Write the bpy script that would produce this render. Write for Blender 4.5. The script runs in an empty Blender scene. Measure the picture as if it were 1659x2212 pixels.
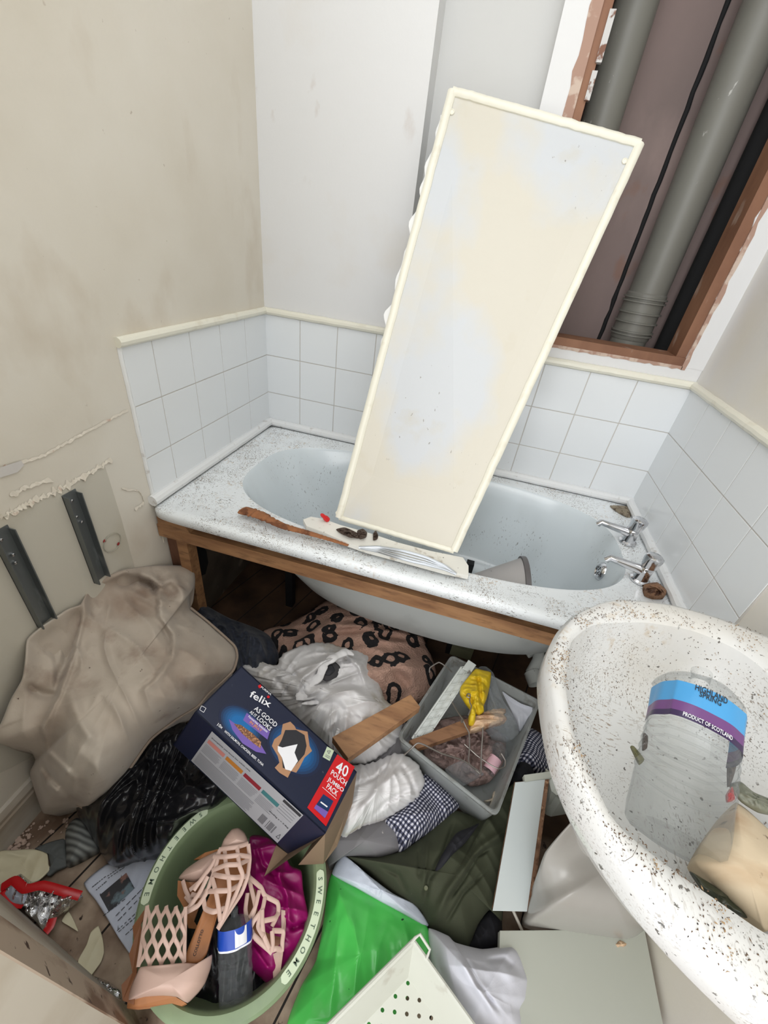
import bpy, math, random
from mathutils import Vector, Matrix, noise
random.seed(7)
S = bpy.context.scene
COL = S.collection
# ------------------------------------------------------------------ camera
CAMP = Vector((.8699, -1.5711, 1.3606)); FPX = 886.53
RW = Matrix(((0.9588847243061482, 0.2590746895515248, 0.11584641006981722),
             (-0.2378147250814718, 0.5107721793719568, 0.8261694362015475),
             (0.15486846685722427, -0.8197512342247129, 0.5513834164716314)))
cd = bpy.data.cameras.new('camera'); cam = bpy.data.objects.new('camera', cd); COL.objects.link(cam)
cam.matrix_world = Matrix.Translation(CAMP) @ RW.transposed().to_4x4()
cd.sensor_fit = 'HORIZONTAL'; cd.sensor_width = 36; cd.lens = 36 * FPX / 1659; cd.clip_start = .02
S.camera = cam
# ------------------------------------------------------------------ light
W = bpy.data.worlds.new('world'); S.world = W; W.use_nodes = True
W.node_tree.nodes['Background'].inputs[0].default_value = (.93, .96, 1, 1)
W.node_tree.nodes['Background'].inputs[1].default_value = 1.3
def area(name, loc, target, sx, sy, power, col=(1, 1, 1)):
    l = bpy.data.lights.new(name, 'AREA'); l.shape = 'RECTANGLE'; l.size = sx; l.size_y = sy; l.energy = power; l.color = col
    o = bpy.data.objects.new(name, l); COL.objects.link(o); o.location = loc
    o.rotation_euler = (Vector(target) - Vector(loc)).to_track_quat('-Z', 'Y').to_euler()
area('daylight_skylight', (.78, -1.15, 2.52), (.78, -1.0, 0), 1.2, 1.3, 8.5, (.93, .97, 1))
area('daylight_doorway', (.7, -2.9, 1.9), (.85, 0, .8), 1.3, 1.3, 17, (1, .985, .96))
S.view_settings.view_transform = 'Standard'; S.view_settings.look = 'None'
S.view_settings.exposure = 0.42; S.view_settings.gamma = 1
# ------------------------------------------------------------------ measuring helpers (photo pixel -> point at a known height / plane)
def ray(u, v): return RW.transposed() @ Vector(((u - 829.5) / FPX, -(v - 1106) / FPX, -1))
def hz(u, v, z):
    d = ray(u, v); return CAMP + d * ((z - CAMP.z) / d.z)
def hp(u, v, p0, n):
    d = ray(u, v); return CAMP + d * ((p0 - CAMP).dot(n) / d.dot(n))
def pxr(w, p): return .5 * w * (-(RW @ (p - CAMP)).z) / FPX
# ------------------------------------------------------------------ materials
MATS = {}
def mat(name, col, rough=.6, metal=0, blots=(), bump=(), spec=.5, sheen=0, alpha=None, emit=None):
    """blots: (scale, low, high, colour, stretch(xyz)); bump: (scale, strength, distance)"""
    if name in MATS: return MATS[name]
    m = bpy.data.materials.new(name); m.use_nodes = True; nt = m.node_tree; N = nt.nodes; L = nt.links
    b = N['Principled BSDF']; b.inputs['Roughness'].default_value = rough; b.inputs['Metallic'].default_value = metal
    b.inputs['Specular IOR Level'].default_value = spec
    if sheen: b.inputs['Sheen Weight'].default_value = sheen
    tc = N.new('ShaderNodeTexCoord')
    cur = N.new('ShaderNodeRGB'); cur.outputs[0].default_value = (*col, 1); cur = cur.outputs[0]
    for i, bl in enumerate(blots):
        sc, lo, hi, c = bl[:4]; st = bl[4] if len(bl) > 4 else (1, 1, 1); amt = bl[5] if len(bl) > 5 else 1; mask = bl[6] if len(bl) > 6 else None
        def nz(sc, st, off, det=5):
            mp = N.new('ShaderNodeMapping'); mp.inputs['Scale'].default_value = st; mp.inputs['Location'].default_value = (off, off * .7, off * 1.3)
            t = N.new('ShaderNodeTexNoise'); t.inputs['Scale'].default_value = sc; t.inputs['Detail'].default_value = det
            L.new(tc.outputs['Object'], mp.inputs[0]); L.new(mp.outputs[0], t.inputs['Vector']); return t.outputs['Fac']
        def rng(src, lo, hi, mx=1):
            r = N.new('ShaderNodeMapRange'); r.inputs[1].default_value = lo; r.inputs[2].default_value = hi; r.inputs[4].default_value = mx
            L.new(src, r.inputs[0]); return r.outputs[0]
        fac = rng(nz(sc, st, i * 3.1 + .3), lo, hi, amt)
        if mask:
            f2 = rng(nz(mask[0], (1, 1, 1), i * 5.7 + 9), mask[1], mask[2])
            mu = N.new('ShaderNodeMath'); mu.operation = 'MULTIPLY'; L.new(fac, mu.inputs[0]); L.new(f2, mu.inputs[1]); fac = mu.outputs[0]
        mx = N.new('ShaderNodeMix'); mx.data_type = 'RGBA'; L.new(fac, mx.inputs[0]); L.new(cur, mx.inputs[6]); mx.inputs[7].default_value = (*c, 1)
        cur = mx.outputs[2]
    L.new(cur, b.inputs['Base Color'])
    prev = None
    for bb in bump:
        sc, st, dist = bb[:3]
        t = N.new('ShaderNodeTexNoise'); t.inputs['Scale'].default_value = sc; t.inputs['Detail'].default_value = 4
        if len(bb) > 3: t.noise_type = 'RIDGED_MULTIFRACTAL'; t.inputs['Detail'].default_value = 2.5; t.inputs['Distortion'].default_value = 1.2
        L.new(tc.outputs['Object'], t.inputs['Vector'])
        bp = N.new('ShaderNodeBump'); bp.inputs['Strength'].default_value = st; bp.inputs['Distance'].default_value = dist
        L.new(t.outputs['Fac'], bp.inputs['Height'])
        if prev: L.new(prev, bp.inputs['Normal'])
        prev = bp.outputs[0]
    if prev: L.new(prev, b.inputs['Normal'])
    if alpha is not None:                                   # thin clear or cloudy plastic
        out = N['Material Output']; tr = N.new('ShaderNodeBsdfTransparent'); tr.inputs[0].default_value = (.97, .98, .98, 1)
        lw = N.new('ShaderNodeLayerWeight'); lw.inputs[0].default_value = .35
        if prev: L.new(prev, lw.inputs['Normal'])
        mr = N.new('ShaderNodeMapRange'); mr.inputs[1].default_value = 0; mr.inputs[2].default_value = 1
        mr.inputs[3].default_value = alpha; mr.inputs[4].default_value = min(1, alpha + .42)
        L.new(lw.outputs['Facing'], mr.inputs[0])
        ms = N.new('ShaderNodeMixShader'); L.new(mr.outputs[0], ms.inputs[0]); L.new(tr.outputs[0], ms.inputs[1]); L.new(b.outputs[0], ms.inputs[2])
        L.new(ms.outputs[0], out.inputs[0])
    MATS[name] = m; return m
def srgb(r, g, b):
    f = lambda c: (c / 255 / 12.92) if c / 255 <= .04045 else ((c / 255 + .055) / 1.055) ** 2.4
    return (f(r), f(g), f(b))
# ------------------------------------------------------------------ object helpers
ORI = {}
def link(name, me, m, parent, label, cat, group, kind, origin, smooth=True):
    for mm in (m if isinstance(m, (list, tuple)) else [m]): me.materials.append(mm)
    if smooth: me.shade_smooth()
    o = bpy.data.objects.new(name, me); COL.objects.link(o)
    ORI[o.name] = origin
    if parent: o.parent = parent; o.location = origin - ORI[parent.name]
    else: o.location = origin
    if label: o['label'] = label
    if cat: o['category'] = cat
    if group: o['group'] = group
    if kind: o['kind'] = kind
    return o
def mesh(name, V, F, m, parent=None, label=None, cat=None, group=None, kind=None, smooth=True, mi=None, sharp=None, uv=None):
    V = [Vector(v) for v in V]
    if parent and parent.type == 'EMPTY': org = ORI[parent.name].copy()
    else:
        xs = [v.x for v in V]; ys = [v.y for v in V]; zs = [v.z for v in V]
        org = Vector(((min(xs) + max(xs)) / 2, (min(ys) + max(ys)) / 2, min(zs)))
        if kind == 'structure' or (parent and parent.get('kind') == 'structure'): org = Vector((0, 0, 0))
    me = bpy.data.meshes.new(name); me.from_pydata([v - org for v in V], [], F); me.update()
    if mi:
        for p, i in zip(me.polygons, mi): p.material_index = i
    if uv:
        l = me.uv_layers.new(name='UVMap')
        for lp in me.loops: l.data[lp.index].uv = uv[lp.vertex_index]
    o = link(name, me, m, parent, label, cat, group, kind, org, smooth)
    if smooth and sharp is not None: me.set_sharp_from_angle(angle=math.radians(sharp))
    return o
def thing(name, loc, label, cat, group=None):
    o = bpy.data.objects.new(name, None); COL.objects.link(o); o.empty_display_size = .03
    o.location = loc; ORI[o.name] = Vector(loc); o['label'] = label; o['category'] = cat
    if group: o['group'] = group
    return o
class MB:
    def __init__(s): s.V = []; s.F = []; s.M = []
    def add(s, V, F, mi=0):
        n = len(s.V); s.V += [Vector(v) for v in V]; s.F += [[i + n for i in f] for f in F]; s.M += [mi] * len(F); return s
    def box(s, a, b, mi=0, bev=0):
        x0, y0, z0 = a; x1, y1, z1 = b
        c = [Vector((x, y, z)) for z in (z0, z1) for y in (y0, y1) for x in (x0, x1)]
        return s.hexa([c[0], c[1], c[3], c[2]], [c[4], c[5], c[7], c[6]], mi, bev)
    def hexa(s, lo, hi, mi=0, bev=0):
        V = [Vector(v) for v in list(lo) + list(hi)]
        F = [[3, 2, 1, 0], [4, 5, 6, 7], [0, 1, 5, 4], [1, 2, 6, 5], [2, 3, 7, 6], [3, 0, 4, 7]]
        if bev:
            import bmesh
            bm = bmesh.new(); vs = [bm.verts.new(v) for v in V]
            for f in F: bm.faces.new([vs[i] for i in f])
            bmesh.ops.bevel(bm, geom=bm.edges[:], offset=bev, segments=2, affect='EDGES', profile=.6)
            bm.verts.index_update(); V = [v.co.copy() for v in bm.verts]; F = [[v.index for v in f.verts] for f in bm.faces]; bm.free()
        return s.add(V, F, mi)
    def tube(s, P, r, n=10, mi=0, flat=1, up=None, cap=True):
        P = [Vector(p) for p in P]; k = len(P); V = []; F = []
        rr = r if isinstance(r, (list, tuple)) else [r] * k
        nr = Vector(up) if up else None
        for i, p in enumerate(P):
            t = (P[min(i + 1, k - 1)] - P[max(i - 1, 0)]).normalized()
            if nr is None: nr = t.orthogonal().normalized()
            a = (nr - t * nr.dot(t))
            if a.length < 1e-6: a = t.orthogonal()
            a.normalize(); b = t.cross(a)
            if not up: nr = a
            for j in range(n):
                q = 2 * math.pi * j / n; V.append(p + a * math.cos(q) * rr[i] * flat + b * math.sin(q) * rr[i])
        for i in range(k - 1):
            for j in range(n): F.append([i * n + j, i * n + (j + 1) % n, (i + 1) * n + (j + 1) % n, (i + 1) * n + j])
        if cap: F.append(list(range(n))[::-1]); F.append([(k - 1) * n + j for j in range(n)])
        return s.add(V, F, mi)
    def lathe(s, prof, M, n=32, mi=0, cap=False, fn=None):
        V = []; F = []; k = len(prof)
        for r, z in prof:
            for j in range(n):
                q = 2 * math.pi * j / n; rr = r * (fn(q, z) if fn else 1)
                V.append(M @ Vector((rr * math.cos(q), rr * math.sin(q), z)))
        for i in range(k - 1):
            for j in range(n): F.append([i * n + j, i * n + (j + 1) % n, (i + 1) * n + (j + 1) % n, (i + 1) * n + j])
        if cap: F.append(list(range(n))[::-1]); F.append([(k - 1) * n + j for j in range(n)])
        return s.add(V, F, mi)
    def prism(s, P, d, mi=0):
        P = [Vector(p) for p in P]; d = Vector(d); n = len(P)
        F = [list(range(n)), [n + i for i in range(n)][::-1]] + [[i, n + i, n + (i + 1) % n, (i + 1) % n] for i in range(n)]
        return s.add(P + [p + d for p in P], F, mi)
    def build(s, name, m, parent=None, label=None, cat=None, group=None, kind=None, smooth=True, sharp=35):
        return mesh(name, s.V, s.F, m, parent, label, cat, group, kind, smooth, s.M, sharp)
def frame(p, z, x=None):
    z = Vector(z).normalized(); x = Vector(x) if x else z.orthogonal(); x = (x - z * x.dot(z)).normalized(); y = z.cross(x)
    M = Matrix((x, y, z)).transposed().to_4x4(); M.translation = Vector(p); return M
def spline(P, n, closed=True):
    """resample a polyline of tuples evenly, softly rounded"""
    k = len(P); out = []; D = len(P[0])
    segs = k if closed else k - 1
    fine = []
    for i in range(segs):
        g = lambda j: P[j % k] if closed else P[max(0, min(k - 1, j))]
        p0, p1, p2, p3 = g(i - 1), g(i), g(i + 1), g(i + 2)
        for q in range(12):
            t = q / 12; fine.append(tuple(.5 * ((2 * p1[d]) + (-p0[d] + p2[d]) * t * .8 + (2 * p0[d] - 5 * p1[d] + 4 * p2[d] - p3[d]) * t * t * .8 + (-p0[d] + 3 * p1[d] - 3 * p2[d] + p3[d]) * t ** 3 * .8) + (.2 * ((p1[d] * (1 - t) + p2[d] * t)) - .1 * 2 * p1[d]) if False else (1 - t) * p1[d] + t * p2[d] + .5 * (0.5 * ((2 * p1[d]) + (-p0[d] + p2[d]) * t + (2 * p0[d] - 5 * p1[d] + 4 * p2[d] - p3[d]) * t * t + (-p0[d] + 3 * p1[d] - 3 * p2[d] + p3[d]) * t ** 3) - ((1 - t) * p1[d] + t * p2[d])) for d in range(D)))
    fine.append(fine[0] if closed else tuple(P[-1]))
    L = [0]
    for a, b in zip(fine, fine[1:]): L.append(L[-1] + math.dist(a[:2], b[:2]))
    m = n if closed else n - 1; j = 0
    for i in range(n):
        t = L[-1] * i / m
        while j < len(L) - 2 and L[j + 1] < t: j += 1
        w = (t - L[j]) / max(1e-9, L[j + 1] - L[j]); out.append(tuple(a * (1 - w) + b * w for a, b in zip(fine[j], fine[j + 1])))
    return out
def pdist(x, y, P):
    best = 1e9; tt = 0; k = len(P) - 1
    for i in range(k):
        ax, ay = P[i]; bx, by = P[i + 1]; dx = bx - ax; dy = by - ay; t = max(0, min(1, ((x - ax) * dx + (y - ay) * dy) / (dx * dx + dy * dy + 1e-9)))
        d = math.hypot(x - ax - t * dx, y - ay - t * dy)
        if d < best: best = d; tt = (i + t) / k; sd = dx * (y - ay) - dy * (x - ax)
    return best, tt, (1 if sd > 0 else -1)
def heap(name, out, cen, m, label=None, cat=None, group=None, parent=None, roll=.02, q=1.5, nz=(.01, 8, 30, 3), strokes=(), skirt=.04, sh=None, rings=34, seg=170, seed=0, edge=.35, kind=None, rj=0, fine=0):
    """soft crumpled thing: outline of (px, px, height), centre (px, px, height); a closed mesh of real thickness"""
    O = spline(out, seg); V = []; F = []; cu, cv, cz = cen
    zm = sum(o[2] for o in O) / len(O); amp, fr, ang, st = nz; ca, sa = math.cos(math.radians(ang)), math.sin(math.radians(ang))
    if rj: O = [(u + rj * noise.noise(Vector((i * .35, seed, 0))), v + rj * noise.noise(Vector((i * .35, seed + 9, 0))), z) for i, (u, v, z) in enumerate(O)]
    for k in range(rings + 1):
        r = (k / rings) ** .75
        for (u, v, z) in O:
            uu = cu + (u - cu) * r; vv = cv + (v - cv) * r
            ze = zm * (1 - r * r) + z * r * r; zz = cz + (ze - cz) * r ** q + roll * math.sqrt(max(0, 1 - r ** 8)) - roll * .3
            w = hz(uu, vv, zz); a = (w.x * ca + w.y * sa) * fr; b = (-w.x * sa + w.y * ca) * fr / st
            wp = noise.noise(Vector((a * .5, b * .8, seed + 4.1))) * 1.2
            n1 = (1 - min(1, abs(noise.noise(Vector((a + wp, b + wp, seed)))) * 1.9)) ** 1.7 * 1.6 - .3
            n2 = (1 - min(1, abs(noise.noise(Vector((a * 2.4 + 5 + wp, b * 2.4 + wp, seed + 2)))) * 1.9)) ** 1.7 * 1.6 - .3
            n3 = noise.noise(Vector((w.x * fr * 5, w.y * fr * 5, seed + 7)))
            f = min(1, (1 - r) / edge * .85 + .25)
            zz += f * amp * (n1 * .6 + n2 * .42 + n3 * .12)
            if fine: zz += fine * noise.noise(Vector((w.x * 90, w.y * 90, seed)))
            for sk in strokes:
                d, t, sd = pdist(uu, vv, sk[0]); wd, am = sk[1], sk[2]
                if d < wd * 3:
                    tp = min(1, min(t, 1 - t) * 5 + .15)
                    if len(sk) > 3 and sd * sk[3] > 0: wd = wd * .35
                    zz += am * tp * math.exp(-(d / wd) ** 2)
            V.append(hz(uu, vv, max(.004, zz)))
    n = len(O)
    for k in range(rings):
        for j in range(n): F.append([k * n + j, (k + 1) * n + j, (k + 1) * n + (j + 1) % n, k * n + (j + 1) % n])
    c = sum((V[rings * n + j] for j in range(n)), Vector()) / n
    if sh is None: sh = .99 - skirt * .9
    for j in range(n):
        p = V[rings * n + j]; z = max(.003, p.z - skirt); V.append(Vector((c.x + (p.x - c.x) * sh, c.y + (p.y - c.y) * sh, z)))
    b = (rings + 1) * n
    for j in range(n): F.append([rings * n + j, b + j, b + (j + 1) % n, rings * n + (j + 1) % n])
    zc = min(V[b + j].z for j in range(n)); V.append(Vector((c.x, c.y, zc)))
    for j in range(n): F.append([b + j, len(V) - 1, b + (j + 1) % n])
    return mesh(name, V, F, m, parent, label, cat, group, kind)
def sheet(name, out, z, m, label=None, cat=None, group=None, parent=None, th=.0015, amp=.002, fr=14, seg=90, rings=14, cen=None, seed=1, rj=0):
    o3 = [(p[0], p[1], p[2] if len(p) > 2 else z) for p in out]
    if cen is None: cen = (sum(p[0] for p in o3) / len(o3), sum(p[1] for p in o3) / len(o3), sum(p[2] for p in o3) / len(o3))
    return heap(name, o3, cen, m, label, cat, group, parent, roll=0, q=1, nz=(amp, fr, 20, 1.5), skirt=th, rings=rings, seg=seg, seed=seed, edge=.01, rj=rj)
TC = {}
def text_geo(s, bold=.012):
    if s in TC: return TC[s]
    cu = bpy.data.curves.new('t', 'FONT'); cu.body = s; cu.fill_mode = 'FRONT'; cu.resolution_u = 2; cu.offset = bold
    o = bpy.data.objects.new('t', cu); COL.objects.link(o); bpy.context.view_layer.update()
    me = o.evaluated_get(bpy.context.evaluated_depsgraph_get()).to_mesh()
    V = [v.co.copy() for v in me.vertices]; F = [list(p.vertices) for p in me.polygons]
    o.evaluated_get(bpy.context.evaluated_depsgraph_get()).to_mesh_clear()
    bpy.data.objects.remove(o); bpy.data.curves.remove(cu)
    x0 = min(v.x for v in V); x1 = max(v.x for v in V); y0 = min(v.y for v in V); y1 = max(v.y for v in V)
    TC[s] = (V, F, x0, x1, y0, y1); return TC[s]
class Face:
    """a printed face of a thing: plane point, outward normal"""
    def __init__(s, p0, n, eps=.0005): s.n = Vector(n).normalized(); s.p = Vector(p0); s.e = eps; s.mb = MB(); s.lay = 0
    def pt(s, u, v, lay=0): return hp(u, v, s.p, s.n) + s.n * (s.e * (1 + lay))
    def poly(s, P, mi, lay=0):
        V = [s.pt(u, v, lay) for u, v in P]
        nn = sum(((V[i].cross(V[(i + 1) % len(V)])) for i in range(len(V))), Vector())
        if nn.dot(s.n) < 0: V = V[::-1]
        s.mb.add(V, [list(range(len(V)))], mi)
    def text(s, t, a, b, mi, lay=2, hgt=None, mirror=1):
        V, F, x0, x1, y0, y1 = text_geo(t); A = s.pt(*a, lay); B = s.pt(*b, lay); d = B - A; w = d.length; d.normalize(); up = s.n.cross(d)
        k = w / (x1 - x0); ky = k if not hgt else hgt / (y1 - y0)
        s.mb.add([A + d * (v.x - x0) * k + up * (v.y) * ky for v in V], F, mi)
    def strokes(s, P, wpx, mi, lay=1):
        for a, b in zip(P, P[1:]):
            dx, dy = b[0] - a[0], b[1] - a[1]; l = math.hypot(dx, dy) + 1e-6; ox, oy = -dy / l * wpx / 2, dx / l * wpx / 2
            s.poly([(a[0] + ox, a[1] + oy), (b[0] + ox, b[1] + oy), (b[0] - ox, b[1] - oy), (a[0] - ox, a[1] - oy)], mi, lay)
def ell(cu, cv, a, b, rot=0, n=20, jag=0):
    c, s = math.cos(math.radians(rot)), math.sin(math.radians(rot)); r = []
    for i in range(n):
        q = 2 * math.pi * i / n; k = 1 + jag * (random.random() - .5); r.append((cu + (a * math.cos(q) * c - b * math.sin(q) * s) * k, cv + (a * math.cos(q) * s + b * math.sin(q) * c) * k))
    return r

# ================================================================== MATERIALS
cream = srgb(222, 214, 200)
M_left = mat('paint_left', srgb(220, 214, 202), .55, blots=[(1.6, .45, .72, srgb(206, 197, 180), (1, 1, 1), .8), (5, .58, .75, srgb(188, 172, 150), (1, 1, .6), .5), (60, .70, .76, srgb(150, 130, 110), (1, 1, 1), .7, (3, .5, .6))], bump=[(9, .25, .01), (120, .12, .002)])
M_back = mat('paint_back', srgb(222, 222, 222), .55, blots=[(3, .55, .75, srgb(214, 205, 192), (1, 1, 1), .6), (14, .66, .74, srgb(180, 160, 145), (1, 1, .5), .45, (3, .5, .6))], bump=[(9, .15, .008), (120, .1, .002)])
M_niche = mat('paint_niche', srgb(205, 205, 203), .6, bump=[(100, .1, .002)])
M_right = mat('paint_right', srgb(228, 222, 208), .55, blots=[(2.5, .45, .7, srgb(222, 222, 226), (1, 1, .5), .8)], bump=[(9, .2, .01), (120, .1, .002)])
M_tile = mat('tile_glaze', srgb(231, 234, 236), .16, blots=[(50, .74, .78, srgb(120, 100, 85), (1, 1, 1), .8, (5, .5, .65))])
M_grout = mat('grout', srgb(198, 194, 188), .8)
M_trim = mat('trim_gloss', srgb(232, 229, 214), .35, blots=[(20, .6, .75, srgb(205, 195, 172), (1, 1, 1), .5)], bump=[(40, .2, .003)])
M_sil = mat('bath_sealant', srgb(232, 233, 233), .4, blots=[(30, .62, .75, srgb(150, 135, 115), (1, 1, 1), .6)])
M_mauve = mat('bare_plaster', srgb(140, 122, 118), .8, blots=[(2, .4, .65, srgb(122, 108, 104), (1, 1, .4)), (5, .5, .7, srgb(160, 140, 134), (1, 1, .5), .7), (9, .62, .7, srgb(140, 100, 80), (1, 1, .6), .5)], bump=[(12, .4, .01)])
M_black = mat('black_void', (.012, .012, .013), .9)
M_pipe = mat('grey_pipe', srgb(118, 117, 110), .45, blots=[(70, .70, .73, srgb(205, 205, 200), (1, 1, .5), .9, (4, .5, .6)), (6, .55, .7, srgb(104, 103, 97), (1, 1, .4), .7)])
wood_bl = [(6, .4, .65, srgb(140, 100, 68), (1, 6, 6)), (18, .5, .7, srgb(104, 72, 50), (1, 4, 4), .7)]
M_wood = mat('pine_timber', srgb(166, 124, 86), .6, blots=wood_bl, bump=[(40, .3, .003)])
M_woodf = mat('old_frame_timber', srgb(146, 104, 78), .65, blots=[(8, .4, .7, srgb(112, 74, 54), (1, 1, .3)), (14, .62, .7, srgb(190, 170, 155), (1, 1, .5), .6)], bump=[(40, .4, .003)])
M_enamel = mat('bath_enamel', srgb(234, 238, 240), .14, blots=[(440, .575, .62, srgb(110, 92, 72), (1, .4, 1), .9, (7, .49, .64)), (360, .58, .63, srgb(80, 68, 56), (.35, 1, 1), .9, (11, .48, .64)), (150, .64, .67, srgb(70, 60, 50), (1, 1, 1), .8, (4, .45, .6)), (90, .55, .68, srgb(176, 148, 112), (1, 1, 1), .6, (7, .52, .64))], spec=.5)
M_enamin = mat('bath_bowl_enamel', srgb(220, 228, 232), .16, blots=[(190, .63, .68, srgb(110, 106, 100), (1, 1, .3), .7, (5, .5, .62)), (5, .5, .75, srgb(196, 202, 204), (1, 1, .5), .5)])
M_bathout = mat('bath_underside', srgb(186, 190, 188), .5, blots=[(6, .5, .75, srgb(150, 152, 150), (1, 1, 1), .8)])
M_sink = mat('sink_ceramic', srgb(214, 214, 212), .2, blots=[(5, .48, .66, srgb(206, 202, 194), (1, 1, 1), .6), (480, .59, .64, srgb(90, 78, 64), (1, .7, 1), .85, (8, .50, .68)), (380, .58, .63, srgb(118, 100, 82), (1, .2, 1), .85, (10, .52, .68)), (360, .59, .64, srgb(130, 108, 82), (.2, 1, 1), .8, (9, .52, .68)), (130, .66, .685, srgb(60, 52, 44), (1, 1, 1), .85, (3, .45, .6)), (60, .56, .7, srgb(184, 160, 124), (1, 1, 1), .55, (6, .52, .64))])
M_chrome = mat('chrome', (.7, .7, .72), .12, 1, blots=[(60, .6, .7, (.35, .33, .3), (1, 1, 1), .6)])
M_steel = mat('galvanised_steel', srgb(112, 117, 118), .4, .6, blots=[(30, .55, .7, srgb(160, 165, 165), (1, 1, .3), .6)])
M_panel = mat('panel_paint', srgb(208, 203, 190), .5, blots=[(2.6, .46, .56, srgb(200, 204, 209), (1, 1, .7), .9), (9, .62, .75, srgb(196, 186, 160), (1, 1, 1), .35), (110, .70, .73, srgb(120, 110, 100), (1, 1, .4), .7, (3, .5, .6))], bump=[(100, .1, .002)])
M_beige = mat('stained_beige_canvas', srgb(186, 174, 160), .85, blots=[(5, .45, .68, srgb(146, 126, 110), (1, 1, 1), .85), (12, .56, .72, srgb(124, 100, 84), (1, 1, 1), .6), (3.2, .5, .7, srgb(198, 190, 178), (1, 1, 1), .7), (80, .72, .76, srgb(80, 60, 50))], bump=[(300, .2, .001), (25, .15, .006), (7, .35, .012, 1)], sheen=.2)
M_piping = mat('beige_piping', srgb(150, 134, 120), .85)
M_bag = mat('black_bin_bag', (.010, .010, .012), .25, bump=[(9, .7, .012, 1)], spec=.5)
M_bagr = mat('black_matt_sheet', srgb(52, 48, 48), .7)
M_navy = mat('dark_navy_cloth', srgb(44, 49, 62), .7, bump=[(10, .6, .012, 1)], sheen=.1)
M_white = mat('white_jacket_cloth', srgb(216, 214, 214), .8, blots=[(7, .56, .7, srgb(176, 165, 140), (1, 1, 1), .7), (70, .72, .76, srgb(110, 100, 90))], bump=[(11, .45, .010, 1), (250, .15, .001)])
M_white2 = mat('white_cotton', srgb(212, 213, 222), .85, blots=[(6, .6, .72, srgb(190, 172, 150), (1, 1, 1), .7)], bump=[(9, .35, .010, 1), (300, .2, .001)])
M_grey = mat('grey_cotton', srgb(122, 120, 122), .9, blots=[(90, .72, .76, srgb(180, 175, 170))], bump=[(250, .2, .001)])
M_olive = mat('olive_cotton', srgb(58, 62, 44), .85, blots=[(140, .74, .78, srgb(160, 160, 140))], bump=[(5, .35, .012, 1), (300, .2, .001)])
M_black2 = mat('black_cloth', srgb(26, 26, 32), .85)
M_tub = mat('sage_plastic', srgb(128, 146, 112), .35, blots=[(10, .55, .7, srgb(110, 124, 98), (1, 1, 1), .6)])
M_tubin = mat('tub_inner_plastic', srgb(120, 132, 108), .4, blots=[(8, .5, .7, srgb(92, 96, 82), (1, 1, 1), .7)])
M_tubband = mat('pale_green_band', srgb(206, 220, 190), .5)
M_tubtxt = mat('dark_green_ink', srgb(84, 104, 84), .5)
M_mag = mat('magenta_satin', srgb(140, 8, 92), .38, bump=[(12, .7, .012, 1)], blots=[(4, .5, .7, srgb(110, 6, 76))])
M_nude = mat('nude_leather', srgb(198, 168, 154), .5, blots=[(12, .6, .75, srgb(190, 156, 140), (1, 1, 1), .6)])
M_tan = mat('tan_insole', srgb(168, 112, 70), .5, blots=[(14, .5, .7, srgb(130, 84, 50), (1, 1, 1), .8)])
M_brown = mat('brown_sole', srgb(130, 84, 54), .6)
M_green = mat('green_plastic_film', srgb(84, 200, 92), .25, blots=[(5, .48, .65, srgb(122, 220, 124), (1, 1, 1), .8), (60, .70, .73, srgb(30, 60, 40))], bump=[(8, .6, .012, 1)])
M_bagw = mat('white_bag_strip', srgb(205, 212, 226), .35, bump=[(60, .3, .003)])
M_bask = mat('cream_basket_plastic', srgb(206, 207, 196), .4, blots=[(12, .6, .72, srgb(150, 135, 118), (1, 1, 1), .7)])
M_chip = mat('chipboard_core', srgb(134, 100, 76), .9, blots=[(90, .45, .6, srgb(100, 70, 50)), (60, .6, .7, srgb(170, 135, 105))], bump=[(120, .6, .004)])
M_lam = mat('pale_laminate', srgb(196, 203, 202), .4, blots=[(30, .68, .74, srgb(120, 112, 104), (1, .3, 1), .8, (5, .5, .6))])
M_lam2 = mat('sage_white_board', srgb(184, 187, 176), .45, blots=[(40, .72, .77, srgb(90, 84, 76), (1, .5, 1), .8), (3, .5, .7, srgb(186, 189, 180), (1, 1, 1), .6)])
M_ped = mat('shaded_ceramic', srgb(166, 163, 157), .25, blots=[(4, .5, .75, srgb(152, 146, 138), (1, 1, 1), .7)])  # white ceramic greyed: the shade below the basin is in the colour
M_paper = mat('paper_white', srgb(206, 212, 228), .8, blots=[(90, .70, .74, srgb(90, 90, 95))])
M_ink = mat('black_ink', (.02, .02, .025), .7)
M_photo = mat('printed_photo', srgb(44, 44, 50), .5, blots=[(25, .52, .6, srgb(110, 130, 140)), (30, .6, .66, srgb(150, 110, 100))])
M_creamp = mat('cream_paint_chip', srgb(222, 214, 184), .6, blots=[(10, .5, .7, srgb(206, 196, 164))])
M_foil = mat('crinkled_foil', (.75, .75, .76), .16, 1, bump=[(50, 1, .01), (110, .6, .004)])
M_red = mat('red_print', srgb(196, 20, 28), .3)
M_silverp = mat('silver_white_print', srgb(176, 182, 196), .25, .3)
M_box = mat('storage_box_plastic', srgb(186, 190, 188), .3, alpha=.38, blots=[(20, .55, .7, srgb(140, 138, 130))])
M_pvc = mat('grey_white_plastic', srgb(206, 210, 206), .4, blots=[(50, .66, .72, srgb(90, 84, 78))])
M_yel = mat('yellow_rubber', srgb(216, 184, 32), .45, blots=[(20, .6, .72, srgb(150, 110, 20), (1, 1, 1), .7)])
M_split = mat('raw_split_wood', srgb(222, 190, 156), .85, blots=[(16, .45, .65, srgb(160, 118, 88), (1, 4, 4))], bump=[(60, .6, .006)])
M_clear = mat('clear_plastic', srgb(132, 136, 138), .05, alpha=.08, spec=.9, bump=[(8, .4, .01, 1)])
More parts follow.
